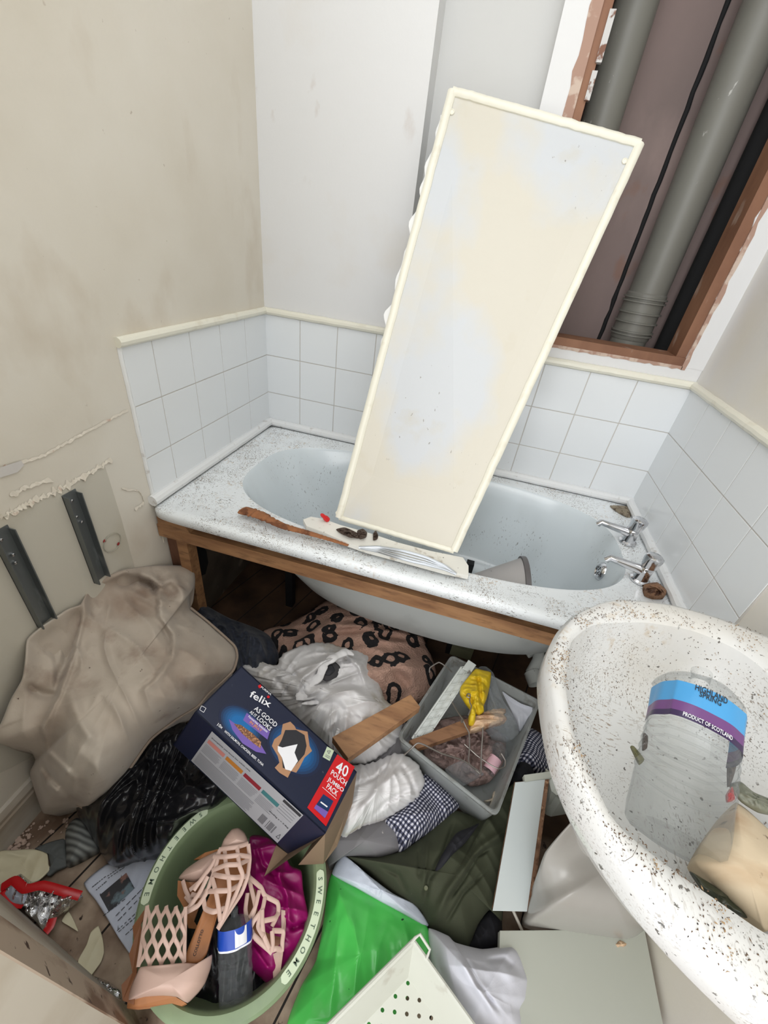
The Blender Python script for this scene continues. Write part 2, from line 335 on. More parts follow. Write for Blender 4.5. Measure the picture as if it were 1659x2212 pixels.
M_film = mat('clear_film', srgb(190, 195, 200), .1, alpha=.10, bump=[(14, .8, .012, 1)])
M_pink = mat('pink_label', srgb(222, 180, 190), .6)
M_blue = mat('blue_label', srgb(28, 70, 170), .35)
M_lblue = mat('sky_blue_label', srgb(70, 150, 205), .35)
M_purp = mat('plum_label', srgb(104, 62, 118), .35)
M_dpurp = mat('dark_plum_label', srgb(52, 34, 74), .35)
M_whitep = mat('white_print', srgb(232, 232, 236), .4)
M_leaf = mat('dry_leaf', srgb(74, 58, 48), .7, bump=[(50, .5, .004)])
M_gleaf = mat('green_brown_leaf', srgb(112, 110, 74), .6)
M_drift = mat('bleached_wood', srgb(206, 188, 160), .7, blots=[(8, .5, .7, srgb(180, 150, 116), (1, 3, 1), .8), (50, .66, .72, srgb(110, 86, 66), (1, 1, 1), .8)], bump=[(30, .2, .004)])
M_greyc = mat('pale_grey_plastic', srgb(178, 174, 172), .5, blots=[(70, .7, .74, srgb(70, 66, 64))])
M_ins = mat('brown_underlay', srgb(120, 84, 60), .8, blots=[(8, .5, .7, srgb(80, 52, 36))])
M_pinkf = mat('dirty_pink_fluff', srgb(160, 136, 130), .95, blots=[(30, .5, .65, srgb(110, 90, 84))], bump=[(120, .8, .005)])
def grid_mat(name, fn):
    m = bpy.data.materials.new(name); m.use_nodes = True; N = m.node_tree.nodes; L = m.node_tree.links
    tc = N.new('ShaderNodeTexCoord'); fn(N, L, tc, N['Principled BSDF']); MATS[name] = m; return m
def gingham(N, L, tc, b):
    mp = N.new('ShaderNodeMapping'); mp.inputs['Rotation'].default_value = (0, 0, .5); wn = N.new('ShaderNodeTexNoise'); wn.inputs['Scale'].default_value = 9
    vm = N.new('ShaderNodeVectorMath'); vm.operation = 'MULTIPLY_ADD'; vm.inputs[1].default_value = (.035, .035, .035)
    L.new(wn.outputs['Color'], vm.inputs[0]); L.new(tc.outputs['Object'], vm.inputs[2]); L.new(tc.outputs['Object'], wn.inputs['Vector'])
    L.new(vm.outputs[0], mp.inputs[0]); sp = N.new('ShaderNodeSeparateXYZ'); L.new(mp.outputs[0], sp.inputs[0]); o = []
    for k in (0, 1):
        a = N.new('ShaderNodeMath'); a.operation = 'MULTIPLY'; a.inputs[1].default_value = 118; L.new(sp.outputs[k], a.inputs[0])
        f = N.new('ShaderNodeMath'); f.operation = 'FRACT'; L.new(a.outputs[0], f.inputs[0]); g = N.new('ShaderNodeMath'); g.operation = 'GREATER_THAN'; g.inputs[1].default_value = .5; L.new(f.outputs[0], g.inputs[0]); o.append(g.outputs[0])
    ad = N.new('ShaderNodeMath'); ad.operation = 'ADD'; L.new(o[0], ad.inputs[0]); L.new(o[1], ad.inputs[1])
    h = N.new('ShaderNodeMath'); h.operation = 'MULTIPLY'; h.inputs[1].default_value = .5; L.new(ad.outputs[0], h.inputs[0])
    cr = N.new('ShaderNodeValToRGB'); cr.color_ramp.interpolation = 'CONSTANT'; cr.color_ramp.elements[0].color = (*srgb(205, 204, 212), 1)
    cr.color_ramp.elements[1].position = .75; cr.color_ramp.elements[1].color = (*srgb(22, 24, 44), 1); e = cr.color_ramp.elements.new(.3); e.color = (*srgb(86, 88, 108), 1)
    L.new(h.outputs[0], cr.inputs[0]); L.new(cr.outputs[0], b.inputs['Base Color']); b.inputs['Roughness'].default_value = .85
M_ging = grid_mat('gingham_cotton', gingham)
def leopard(N, L, tc, b):
    wn = N.new('ShaderNodeTexNoise'); wn.inputs['Scale'].default_value = 14; L.new(tc.outputs['Object'], wn.inputs['Vector'])
    vm = N.new('ShaderNodeVectorMath'); vm.operation = 'MULTIPLY_ADD'; vm.inputs[1].default_value = (.035, .035, .0); L.new(wn.outputs['Color'], vm.inputs[0])
    mp0 = N.new('ShaderNodeMapping'); mp0.inputs['Scale'].default_value = (1, .8, .3); L.new(tc.outputs['Object'], mp0.inputs[0]); L.new(mp0.outputs[0], vm.inputs[2])
    v = N.new('ShaderNodeTexVoronoi'); v.voronoi_dimensions = '2D'; v.inputs['Scale'].default_value = 14.5; v.inputs['Randomness'].default_value = .8; L.new(vm.outputs[0], v.inputs['Vector'])
    n2 = N.new('ShaderNodeTexNoise'); n2.inputs['Scale'].default_value = 22; L.new(tc.outputs['Object'], n2.inputs['Vector'])
    a = N.new('ShaderNodeMath'); a.operation = 'MULTIPLY_ADD'; a.inputs[1].default_value = .45; L.new(n2.outputs['Fac'], a.inputs[0]); L.new(v.outputs['Distance'], a.inputs[2])
    cr = N.new('ShaderNodeValToRGB'); cr.color_ramp.interpolation = 'LINEAR'; E = cr.color_ramp.elements
    tan = (*srgb(176, 142, 126), 1); blk = (*srgb(24, 22, 24), 1)
    E[0].position = 0; E[0].color = tan; E[1].position = 1; E[1].color = tan
    for p, c in ((.355, tan), (.37, blk), (.585, blk), (.60, tan)): e = E.new(p); e.color = c
    L.new(a.outputs[0], cr.inputs[0]); L.new(cr.outputs[0], b.inputs['Base Color']); b.inputs['Roughness'].default_value = .95
    bn = N.new('ShaderNodeTexNoise'); bn.inputs['Scale'].default_value = 170; bp = N.new('ShaderNodeBump'); bp.inputs['Strength'].default_value = .9; bp.inputs['Distance'].default_value = .006
    L.new(tc.outputs['Object'], bn.inputs['Vector']); L.new(bn.outputs['Fac'], bp.inputs['Height']); L.new(bp.outputs[0], b.inputs['Normal'])
M_leo = grid_mat('leopard_fleece', leopard)
def ribs(N, L, tc, b):
    w = N.new('ShaderNodeTexWave'); w.inputs['Scale'].default_value = 26; w.inputs['Distortion'].default_value = 2.5; w.inputs['Detail Scale'].default_value = .4; w.bands_direction = 'Y'; L.new(tc.outputs['Object'], w.inputs['Vector'])
    cr = N.new('ShaderNodeValToRGB'); cr.color_ramp.elements[0].color = (*srgb(84, 86, 86), 1); cr.color_ramp.elements[1].color = (*srgb(150, 154, 152), 1)
    L.new(w.outputs['Fac'], cr.inputs[0]); L.new(cr.outputs[0], b.inputs['Base Color']); b.inputs['Roughness'].default_value = .9
M_rib = grid_mat('ribbed_knit', ribs)
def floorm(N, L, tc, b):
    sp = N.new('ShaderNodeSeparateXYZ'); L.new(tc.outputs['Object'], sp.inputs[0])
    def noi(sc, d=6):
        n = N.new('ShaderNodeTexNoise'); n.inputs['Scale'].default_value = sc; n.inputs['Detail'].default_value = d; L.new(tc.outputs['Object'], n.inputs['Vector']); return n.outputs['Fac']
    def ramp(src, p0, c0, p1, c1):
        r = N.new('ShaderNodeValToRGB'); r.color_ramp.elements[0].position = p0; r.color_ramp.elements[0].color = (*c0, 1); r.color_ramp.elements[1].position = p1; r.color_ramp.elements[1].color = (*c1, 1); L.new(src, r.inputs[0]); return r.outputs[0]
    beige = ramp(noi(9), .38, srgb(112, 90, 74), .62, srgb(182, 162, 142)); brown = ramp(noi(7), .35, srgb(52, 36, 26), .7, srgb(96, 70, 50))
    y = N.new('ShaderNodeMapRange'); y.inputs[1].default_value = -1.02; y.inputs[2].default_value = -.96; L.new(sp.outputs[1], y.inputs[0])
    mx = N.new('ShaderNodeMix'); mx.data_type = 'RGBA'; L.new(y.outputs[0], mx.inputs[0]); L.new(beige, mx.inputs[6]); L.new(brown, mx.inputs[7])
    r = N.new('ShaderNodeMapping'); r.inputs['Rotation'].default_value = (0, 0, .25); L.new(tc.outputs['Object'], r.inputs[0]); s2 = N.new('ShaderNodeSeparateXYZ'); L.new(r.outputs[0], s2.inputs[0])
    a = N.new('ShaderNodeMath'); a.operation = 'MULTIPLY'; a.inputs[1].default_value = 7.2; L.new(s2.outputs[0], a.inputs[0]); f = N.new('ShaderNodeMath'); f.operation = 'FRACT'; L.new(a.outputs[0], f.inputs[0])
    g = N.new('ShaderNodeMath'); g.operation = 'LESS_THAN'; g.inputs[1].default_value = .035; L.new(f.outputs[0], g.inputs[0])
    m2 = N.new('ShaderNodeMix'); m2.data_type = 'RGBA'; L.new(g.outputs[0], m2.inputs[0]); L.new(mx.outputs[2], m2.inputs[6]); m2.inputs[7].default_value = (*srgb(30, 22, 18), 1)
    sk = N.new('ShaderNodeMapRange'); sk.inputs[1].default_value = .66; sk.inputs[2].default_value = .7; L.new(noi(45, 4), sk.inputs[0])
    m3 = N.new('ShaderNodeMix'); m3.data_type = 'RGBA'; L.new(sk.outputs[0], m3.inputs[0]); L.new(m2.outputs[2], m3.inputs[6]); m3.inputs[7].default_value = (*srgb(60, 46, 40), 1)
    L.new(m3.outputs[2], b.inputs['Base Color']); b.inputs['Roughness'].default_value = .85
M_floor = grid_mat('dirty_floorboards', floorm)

# ================================================================== ROOM
XR = 1.5367; ZT = 1.067; ZR = .618; T = .152
ST = dict(kind='structure', smooth=False)
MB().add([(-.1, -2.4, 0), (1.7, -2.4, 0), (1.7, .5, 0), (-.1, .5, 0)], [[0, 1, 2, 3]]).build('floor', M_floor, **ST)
MB().box((-.1, -2.4, 2.6), (1.7, .5, 2.65)).build('ceiling', M_back, **ST)
wl = MB().box((-.1, -1.75, 0), (0, .1, 2.6)).build('wall_left', M_left, **ST)
wr = MB().box((XR, -2.4, 0), (XR + .1, 0, 2.6)).build('wall_right', M_right, **ST)
wb = MB()
wb.box((-.1, 0, 0), (.531, .2, 2.6)).box((.531, 0, 0), (.842, .2, 1.09)).box((.531, .085, 1.09), (.842, .2, 2.6), 1)
wb.box((.842, 0, 0), (.925, .2, 2.6)).box((.925, 0, 0), (1.478, .06, 1.128))
rag = []                                                    # ragged plaster edge beside the opening
for i in range(60): rag.append((1.474 + .006 * noise.noise(Vector((0, 0, i * .9))) + (.012 if noise.noise(Vector((3, 0, i * .4))) > .25 else 0), 0, 1.128 + i * 1.45 / 59))
wb.prism(rag + [(XR, 0, 2.578), (XR, 0, 1.128)], (0, .03, 0)).box((1.474, .001, 0), (XR, .06, 1.128))
wb.box((.925, .12, 0), (1.7, .2, 1.10))
wb = wb.build('wall_back', [M_back, M_niche], **ST)
sh = MB().box((.9, .33, 1.0), (1.7, .4, 2.6)).box((.9, .2, 1.0), (.93, .34, 2.6)).box((1.60, .03, 1.0), (1.64, .34, 2.6)).box((.9, .02, 1.02), (1.7, .4, 1.06))
sh.build('shaft_plaster', M_mauve, wb, smooth=False, label='bare mauve plaster inside the pipe shaft')
cr = MB(); P = [(1.271 + .004 * noise.noise(Vector((i * .7, 0, 0))), .327, 1.06 + i * .035) for i in range(44)]
cr.tube(P, [.007 + .003 * noise.noise(Vector((i * .9, 4, 0))) for i in range(44)], 6).build('plaster_gap', M_black, wb)
MB().tube([(1.50, .27, 1.02), (1.50, .27, 2.6)], .042, 16).build('dark_pipe_lagging', M_black, wb)
fr = MB()
fr.box((.93, .004, 1.135), (.955, .09, 2.55)).box((1.445, .004, 1.14), (1.474, .1, 2.55)).box((.93, .0, 1.128), (1.474, .10, 1.156))
fr = fr.build('opening_frame', M_woodf, wb, smooth=False, label='bare brown timber frame round the pipe opening')
pl = MB(); e = []
for i in range(50):
    z = 1.128 + i * .028; e.append((.905 + .012 * noise.noise(Vector((0, 5, i * .5))) + .006 * noise.noise(Vector((0, 5, i * 1.7))), -.0015, z))
pl.prism(e + [(.932, -.0015, 2.5), (.932, -.0015, 1.128)], (0, .004, 0))
e = []
for i in range(50):
    z = 1.12 + i * .028; e.append((1.486 + .008 * noise.noise(Vector((0, 8, i * .6))), -.0012, z))
pl.prism(e + [(1.474, -.0012, 2.5), (1.474, -.0012, 1.12)], (0, .004, 0))
e = [(.93 + i * .014, -.0012, 1.121 + .005 * noise.noise(Vector((0, 2, i * .8)))) for i in range(40)]
pl.prism(e + [(1.476, -.0012, 1.131), (.93, -.0012, 1.131)], (0, .004, 0))
pl.build('torn_plaster_edge', mat('torn_plaster', srgb(172, 140, 124), .85, blots=[(30, .5, .6, srgb(200, 180, 165))]), wb, smooth=False)
MB().box((.951, -.002, 1.79), (.966, .012, 1.88)).box((.950, -.003, 1.72), (.963, .012, 1.775)).build('paint_patch', mat('flaked_white_paint', srgb(200, 198, 196), .6, blots=[(40, .55, .62, srgb(120, 80, 60))]), wb, smooth=False)
# tiles
def tiles(name, parent, cols, org, du, nrm, rows=((ZT, ZT - T), (ZT - T, ZT - 2 * T), (ZT - 2 * T, ZR - .01))):
    mb = MB(); org = Vector(org); du = Vector(du); nr = Vector(nrm); g = .0016
    for a, b in cols:
        for t, bt in rows:
            P = [org + du * x + Vector((0, 0, z)) for x, z in ((a + g, bt + g), (b - g, bt + g), (b - g, t - g), (a + g, t - g))]
            mb.hexa([p + nr * .001 for p in P], [p + nr * .006 for p in P], 0, .0009)
    zb = min(r[1] for r in rows); a, b = cols[0][0], cols[-1][1]
    mb.hexa([org + du * x + Vector((0, 0, z)) for x, z in ((a, zb), (b, zb), (b, ZT), (a, ZT))], [org + du * x + nr * .0045 + Vector((0, 0, z)) for x, z in ((a, zb), (b, zb), (b, ZT), (a, ZT))], 1)
    mb.build(name, [M_tile, M_grout], parent, smooth=False, label='square white glazed wall tiles with pale grout')
c = [0, .155]
while len(c) < 5: c.append(c[-1] + T)
c.append(.713)
tiles('tiling', wl, list(zip(c, c[1:])), (0, 0, 0), (0, -1, 0), (1, 0, 0))
c = [0] + [.1505 + k * T for k in range(9)] + [XR]
tiles('tiling', wb, list(zip(c, c[1:])), (0, 0, 0), (1, 0, 0), (0, -1, 0))
c = [0] + [.158 + k * T for k in range(4)] + [.752]
tiles('tiling', wr, list(zip(c, c[1:])), (XR, 0, 0), (0, -1, 0), (-1, 0, 0))
def wob(P, n=40, a=.0012, sd=0):
    P = [Vector(p) for p in P]; r = []
    for i in range(n):
        t = i / (n - 1); p = P[0].lerp(P[1], t); r.append(p + Vector((noise.noise(Vector((i * .5, sd, 0))), noise.noise(Vector((i * .5, sd, 4))), noise.noise(Vector((i * .5, sd, 8))))) * a)
    return r
mb = MB().tube(wob([(.006, -.722, ZT + .012), (.006, -.006, ZT + .012)]), .013, 10)
mb.build('trim_1', M_trim, kind='structure')
MB().tube(wob([(0.0, -.006, ZT + .012), (XR, -.006, ZT + .012)], 70, .0015, 3), .013, 10).build('trim_2', M_trim, kind='structure')
MB().tube(wob([(XR - .006, -.0, ZT + .012), (XR - .006, -1.1, ZT + .012)], 50, .0015, 5), .013, 10).build('trim_3', M_trim, kind='structure')
MB().tube(wob([(.014, -.735, ZR + .018), (.014, -.01, ZR + .018)]), .017, 10).tube(wob([(.01, -.012, ZR + .016), (XR, -.012, ZR + .016)], 60), .016, 10).tube(wob([(XR - .014, -.0, ZR + .016), (XR - .014, -.74, ZR + .016)]), .016, 10).build('trim_4', M_sil, kind='structure')
MB().tube(wob([(.002, -.716, ZR), (.002, -.716, ZT)], 30, .002), .006, 8).build('trim_5', M_sil, kind='structure')
bb = MB()
prof = [(0, 0), (.018, 0), (.018, .085), (.015, .09), (.015, .1), (.008, .115), (0, .118)]
bb.prism([(x, -1.55, z) for x, z in prof], (0, .62, 0)); bb.build('baseboard_left', mat('skirting_paint', srgb(196, 190, 178), .45, blots=[(12, .5, .7, srgb(150, 130, 110), (1, .3, 1), .7)]), **ST)
# left wall: old hatch, cracked paint edges, mastic ring
hb = MB().prism([hp(u, v, Vector((.003, 0, 0)), Vector((1, 0, 0))) for u, v in [(-60, 1150), (0, 1120), (60, 1088), (120, 1062), (175, 1034), (226, 1004), (262, 1120), (300, 1260), (320, 1420), (60, 1640), (-60, 1700)]], (-.004, 0, 0))
hb.build('patched_board', mat('patched_board_paint', srgb(198, 193, 180), .6, blots=[(4, .5, .7, srgb(186, 178, 160))], bump=[(30, .2, .004)]), wl)
X = Vector((1, 0, 0)); O0 = Vector((0, 0, 0))
def onleft(u, v, off=.0): return hp(u, v, Vector((off, 0, 0)), X)
fl = MB()
def flakes(P, wid, sd, n=70, h=.006):
    P = [onleft(*p) for p in P]; pts = []
    L = sum((a - b).length for a, b in zip(P, P[1:]))
    for i in range(n):
        t = i / (n - 1) * (len(P) - 1); k = min(int(t), len(P) - 2); pts.append(P[k].lerp(P[k + 1], t - k))
    up, dn = [], []
    for i, p in enumerate(pts):
        a = noise.noise(Vector((i * .55, sd, 0))) * wid; b = abs(noise.noise(Vector((i * .8, sd, 5)))) * wid + .002
        up.append(p + Vector((.001, 0, a + b))); dn.append(p + Vector((.001 + h * (.3 + abs(noise.noise(Vector((i * .4, sd, 2))))), 0, a - b)))
    V = up + dn + [p + Vector((-.003, 0, -.001)) for p in dn]
    F = [[i, n + i, n + i + 1, i + 1] for i in range(n - 1)] + [[n + i, 2 * n + i, 2 * n + i + 1, n + i + 1] for i in range(n - 1)]
    fl.add(V, F)
flakes([(0, 1120), (60, 1085), (120, 1060), (175, 1030), (240, 992)], .014, 1, h=.010)
flakes([(0, 1012), (90, 985), (180, 935), (275, 885)], .004, 2, h=.004)
flakes([(20, 1070), (60, 1050), (110, 1035)], .008, 3, 20)
flakes([(262, 1055), (300, 1060), (310, 1085), (290, 1100)], .006, 4, 24)
flakes([(330, 1085), (345, 1120), (352, 1170)], .009, 6, 24)
fl.build('peeling_paint', mat('peeling_paint', srgb(214, 206, 192), .7, blots=[(40, .6, .7, srgb(190, 160, 142))]), wl, smooth=False)
MB().add([onleft(*p, .005) for p in [(0, 1010), (30, 1000), (46, 995), (52, 1005), (38, 1020), (0, 1032)]], [[0, 1, 2, 3, 4, 5]][:1]).build('bare_patch', mat('bare_patch', srgb(206, 202, 198), .8), wl, smooth=False)
mb = MB()
c0 = onleft(243, 1172, .006)
mb.tube([c0 + Vector((0, math.cos(q / 24 * 2 * math.pi) * .028, math.sin(q / 24 * 2 * math.pi) * .026)) for q in range(25)], .0012, 5)
for u, v in ((226, 1169), (256, 1175)): mb.lathe([(0, .002), (.004, .001), (.005, 0)], frame(onleft(u, v, .005), X), 8, 1)
mb.build('fixing_mark', [mat('ring_mark', srgb(168, 164, 150), .7), mat('red_rawlplug', srgb(140, 30, 28), .6)], wl)
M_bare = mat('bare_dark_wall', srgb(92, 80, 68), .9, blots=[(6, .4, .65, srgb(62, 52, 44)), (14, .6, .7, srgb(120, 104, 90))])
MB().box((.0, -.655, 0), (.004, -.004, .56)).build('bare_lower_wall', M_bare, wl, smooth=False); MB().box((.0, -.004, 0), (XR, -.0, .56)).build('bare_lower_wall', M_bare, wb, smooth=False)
MB().add([hp(u, v, Vector((.0052, 0, 0)), Vector((1, 0, 0))) for u, v in [(418, 1182), (432, 1176), (446, 1190), (450, 1215), (444, 1240), (430, 1246), (420, 1230)]], [list(range(7))]).build('hole', M_black, wl, smooth=False)
# brackets
def bracket(y, label):
    t = thing('wall_bracket', (0, y, .51), label, 'bracket', 'steel brackets on the left wall')
    mb = MB(); b = .0035
    mb.box((b, y - .018, .51), (b + .002, y + .018, .785)).box((b, y - .018, .51), (.022, y - .0155, .782)).box((b, y + .0155, .51), (.022, y + .018, .778))
    mb.build('channel', M_steel, t, smooth=False)
    for z in (.765, .72, .70): MB().lathe([(0, .007), (.0035, .006), (.004, .003), (.004, 0)], frame((b + .001, y + random.uniform(-.008, .008), z), X), 10).build('screw', M_chrome, t)
bracket(-.953, 'grey steel channel bracket on left wall, nearer the bath'); bracket(-1.112, 'grey steel channel bracket on left wall, at the left edge of the photo')
# door frame
df = MB().prism([(.495, -1.538, 0), (.538, -1.559, 0), (.53, -1.75, 0), (.0, -1.75, 0), (0, -1.46, 0)], (0, 0, 2.1)).build('wall_front', mat('door_frame_paint', srgb(196, 188, 174), .5, blots=[(5, .5, .7, srgb(176, 164, 146))]), **ST)
MB().prism([(.4955, -1.5365, 0), (.5385, -1.5575, 0), (.538, -1.5595, 0), (.494, -1.5385, 0)], (0, 0, 2.1)).build('trim_6', mat('stained_frame_edge', srgb(176, 158, 140), .6, blots=[(14, .5, .62, srgb(120, 96, 78), (1, 1, .4)), (50, .66, .7, srgb(70, 50, 40))]), **ST)

# ================================================================== PIPES
def soil(name, x0, x1, y, r, label, collar):
    t = thing(name, (x1, y, 1.06), label, 'pipe'); a = Vector((x1, y, 1.06)); b = Vector((x0, y, 2.6)); d = (b - a).normalized()
    MB().tube([a, b], r, 40, cap=False).build('pipe_body', M_pipe, t)
    if collar:
        pr = [(r + .001, .10), (r + .004, .105)]
        for z in (.118, .128, .158, .188, .222, .234): pr += [(r + .004, z - .003), (r + .010, z - .0022), (r + .010, z + .0022), (r + .004, z + .003)]
        pr += [(r + .004, .245), (r, .25)]
        MB().lathe(pr, frame(a, d), 40).build('pipe_coupling', M_pipe, t)
soil('soil_pipe', 1.338, 1.345, .215, .06, 'fat grey waste pipe with ribbed coupling, right side of the wall opening', True)
soil('soil_pipe', 1.02, 1.03, .2, .056, 'grey waste pipe at left of the wall opening, behind the leaning panel', False)

# ================================================================== BATH
bt = thing('bathtub', (.77, -.37, 0), 'white enamel bathtub with dirty rim set in the tiled alcove', 'bathtub')
def superel(cx, cy, a, b, e, q, le=None):
    c, s = math.cos(q), math.sin(q); ee = e
    return cx + a * math.copysign(abs(c) ** (2 / ee), c), cy + b * math.copysign(abs(s) ** (2 / ee), s)
N = 120
def loft(rings, N):
    V = []; F = []
    for r in rings: V += r
    for k in range(len(rings) - 1):
        for j in range(N): F.append([k * N + j, k * N + (j + 1) % N, (k + 1) * N + (j + 1) % N, (k + 1) * N + j])
    return V, F
def rectring(x0, x1, y0, y1, z, cr=.02):
    out = []
    for j in range(N):
        q = 2 * math.pi * j / N; x, y = superel((x0 + x1) / 2, (y0 + y1) / 2, (x1 - x0) / 2, (y1 - y0) / 2, 24, q); out.append(Vector((x, y, z)))
    return out
def bring(x0, x1, y0, y1, z, e, dip=0):
    out = []
    for j in range(N):
        q = 2 * math.pi * j / N; x, y = superel((x0 + x1) / 2, (y0 + y1) / 2, (x1 - x0) / 2, (y1 - y0) / 2, e, q); out.append(Vector((x, y, z + dip * max(0, (x - .2)))))
    return out
bx0, bx1, by0, by1 = .005, 1.532, -.752, -.004
R = [rectring(bx0 + .01, bx1, by0 + .012, by1, ZR - .036), rectring(bx0, bx1, by0, by1, ZR - .03), rectring(bx0, bx1, by0, by1, ZR - .008), rectring(bx0 + .006, bx1 - .006, by0 + .006, by1 - .006, ZR),
     rectring(bx0 + .03, bx1 - .03, by0 + .03, by1 - .03, ZR), rectring(bx0 + .035, bx1 - .035, by0 + .036, by1 - .036, ZR - .003), bring(.125, 1.44, -.665, -.045, ZR - .002, 3.0), bring(.14, 1.43, -.655, -.055, ZR - .006, 2.9)]
V, F = loft(R, N); mesh('bath_rim', V, F, M_enamel, bt, label='white enamel rim speckled with dirt')
R = [bring(.14, 1.43, -.655, -.055, ZR - .006, 2.9), bring(.152, 1.422, -.645, -.065, ZR - .02, 2.9), bring(.20, 1.405, -.635, -.075, ZR - .12, 2.8), bring(.27, 1.385, -.615, -.095, ZR - .25, 2.7), bring(.34, 1.36, -.585, -.13, ZR - .34, 2.5), bring(.42, 1.32, -.54, -.18, ZR - .385, 2.4), bring(.6, 1.2, -.42, -.3, ZR - .395, 2), bring(.85, .9, -.37, -.35, ZR - .396, 2), bring(.8749, .8751, -.3601, -.3599, ZR - .396, 2)]
V, F = loft(R, N); mesh('bath_bowl', V, F, M_enamin, bt)
R = [bring(.12, 1.45, -.67, -.04, ZR - .034, 3), bring(.18, 1.43, -.66, -.06, ZR - .13, 2.9), bring(.25, 1.41, -.64, -.08, ZR - .26, 2.7), bring(.33, 1.38, -.61, -.11, ZR - .36, 2.5), bring(.42, 1.34, -.56, -.16, ZR - .415, 2.3), bring(.6, 1.2, -.45, -.27, ZR - .43, 2), bring(.85, .9, -.37, -.35, ZR - .432, 2)]
V, F = loft(R, N); mesh('bath_underside', V, [f[::-1] for f in F], M_bathout, bt)
ov = MB(); oc = Vector((1.408, -.345, ZR - .105)); fm = frame(oc, (-1, 0, .12))
ov.lathe([(.030, -.006), (.033, .001), (.031, .006), (.024, .012), (.022, .012), (.02, .009), (0, .009)], fm, 28)
for k in range(6):
    q = k * math.pi / 3; ov.lathe([(.004, .0115), (.0, .0115)], frame(oc + (fm.to_3x3() @ Vector((math.cos(q) * .012, math.sin(q) * .012, 0))), (-1, 0, .12)), 8, 1)
ov.build('overflow', [M_chrome, M_black], bt)
for x in (.3, 1.0):
    for y in (-.42, -.2): MB().box((x - .015, y - .015, 0), (x + .015, y + .015, .3)).build('bath_foot', mat('dark_steel', srgb(30, 30, 32), .6, .3), bt, smooth=False)
def tap(x, y, label):
    t = thing('bath_tap', (x, y, ZR), label, 'tap', 'chrome taps on the bath rim')
    MB().lathe([(.026, 0), (.027, .006), (.021, .01), (.019, .03), (.020, .045), (.016, .052)], frame((x, y, ZR), (0, 0, 1)), 24, cap=True).build('tap_base', M_chrome, t)
    a = Vector((x, y, ZR + .036)); d = Vector((-1, .06, .12)).normalized()
    MB().tube([a, a + d * .03, a + d * .075, a + d * .1, a + d * .108 + Vector((0, 0, -.012))], [.017, .014, .011, .0105, .010], 14).build('spout', M_chrome, t)
    MB().lathe([(.012, .048), (.017, .052), (.021, .056), (.0235, .080), (.023, .090), (.018, .094), (0, .095)], frame((x, y, ZR), (.05, 0, 1)), 24, fn=lambda q, z: 1 + .07 * math.cos(6 * q) * (1 if .058 < z < .093 else 0)).build('tap_head', M_chrome, t)
tap(1.458, -.292, 'chrome bath tap nearer the tiled back wall'); tap(1.449, -.492, 'chrome bath tap nearer the white basin')
heap('debris_clump', [(1392, 1262, .63), (1420, 1258, .63), (1440, 1275, .63), (1436, 1288, .63), (1412, 1288, .63), (1395, 1280, .63)], (1418, 1274, .65), mat('brown_clump', srgb(150, 112, 84), .9, blots=[(50, .5, .6, srgb(90, 60, 44))], bump=[(100, .8, .01)]), 'crumbly brown clump of debris on bath rim beside the nearer tap', 'debris', roll=.008, nz=(.012, 40, 0, 1), skirt=.012, seg=60, rings=12)
heap('debris_clump', [(1318, 1092, .62), (1358, 1094, .62), (1362, 1118, .62), (1338, 1108, .62)], (1346, 1102, .624), mat('grey_grime', srgb(158, 146, 126), .9, blots=[(60, .5, .6, srgb(110, 96, 80))], bump=[(100, .8, .01)]), 'grey brown grime in the far corner of the bath rim', 'debris', roll=.002, nz=(.004, 60, 0, 1), skirt=.003, seg=50, rings=10)
bf = thing('timber_bath_frame', (.77, -.71, 0), 'brown timber rail and post carrying the front of the bath', 'frame')
MB().box((.004, -.728, .50), (1.42, -.69, .545)).hexa([(.01, -.728, .545), (.12, -.728, .545), (.12, -.69, .545), (.01, -.69, .545)], [(.01, -.728, .575), (.1, -.728, .578), (.1, -.69, .578), (.01, -.69, .575)]).build('front_rail', M_wood, bf, smooth=False)
MB().box((.004, -.70, 0), (.05, -.66, .5)).build('post', mat('dark_post', srgb(112, 76, 56), .7, blots=[(10, .5, .7, srgb(80, 50, 38), (4, 4, 1))]), bf, smooth=False)
MB().box((.052, -.715, 0), (.09, -.675, .5)).build('post', M_wood, bf, smooth=False)
# things on and in the bath
sl = [hz(*p) for p in [(520, 1100, .628), (545, 1097, .64), (580, 1118, .64), (640, 1143, .638), (700, 1155, .636), (752, 1175, .636), (748, 1181, .628), (690, 1168, .628), (620, 1150, .628), (555, 1122, .628)]]
P = spline([(a, b, c) for a, b, c in [(525, 1102, .634), (560, 1112, .638), (610, 1136, .638), (665, 1151, .636), (715, 1166, .634), (752, 1178, .630)]], 60, False)
MB().tube([hz(u, v, z + .003 * noise.noise(Vector((i * .5, 0, 0)))) for i, (u, v, z) in enumerate(P)], [(.019 if i < 14 else .016) * (1 - .8 * i / 60) * (1 + .35 * noise.noise(Vector((i * .9, 7, 0)))) + .002 for i in range(60)], 9, flat=.35, up=(0, 0, 1)).build('splintered_strip', mat('rusty_split_wood', srgb(150, 98, 62), .85, blots=[(30, .5, .6, srgb(110, 66, 40))], bump=[(80, .8, .006)]), label='long splinter of rusty brown wood lying along the front bath rim', cat='wood strip')
bo = [(655, 1122), (672, 1116), (700, 1121), (735, 1134), (800, 1152), (860, 1172), (930, 1190), (1000, 1204), (1012, 1222), (1012, 1243), (960, 1232), (880, 1210), (790, 1186), (750, 1172), (700, 1150), (662, 1136)]
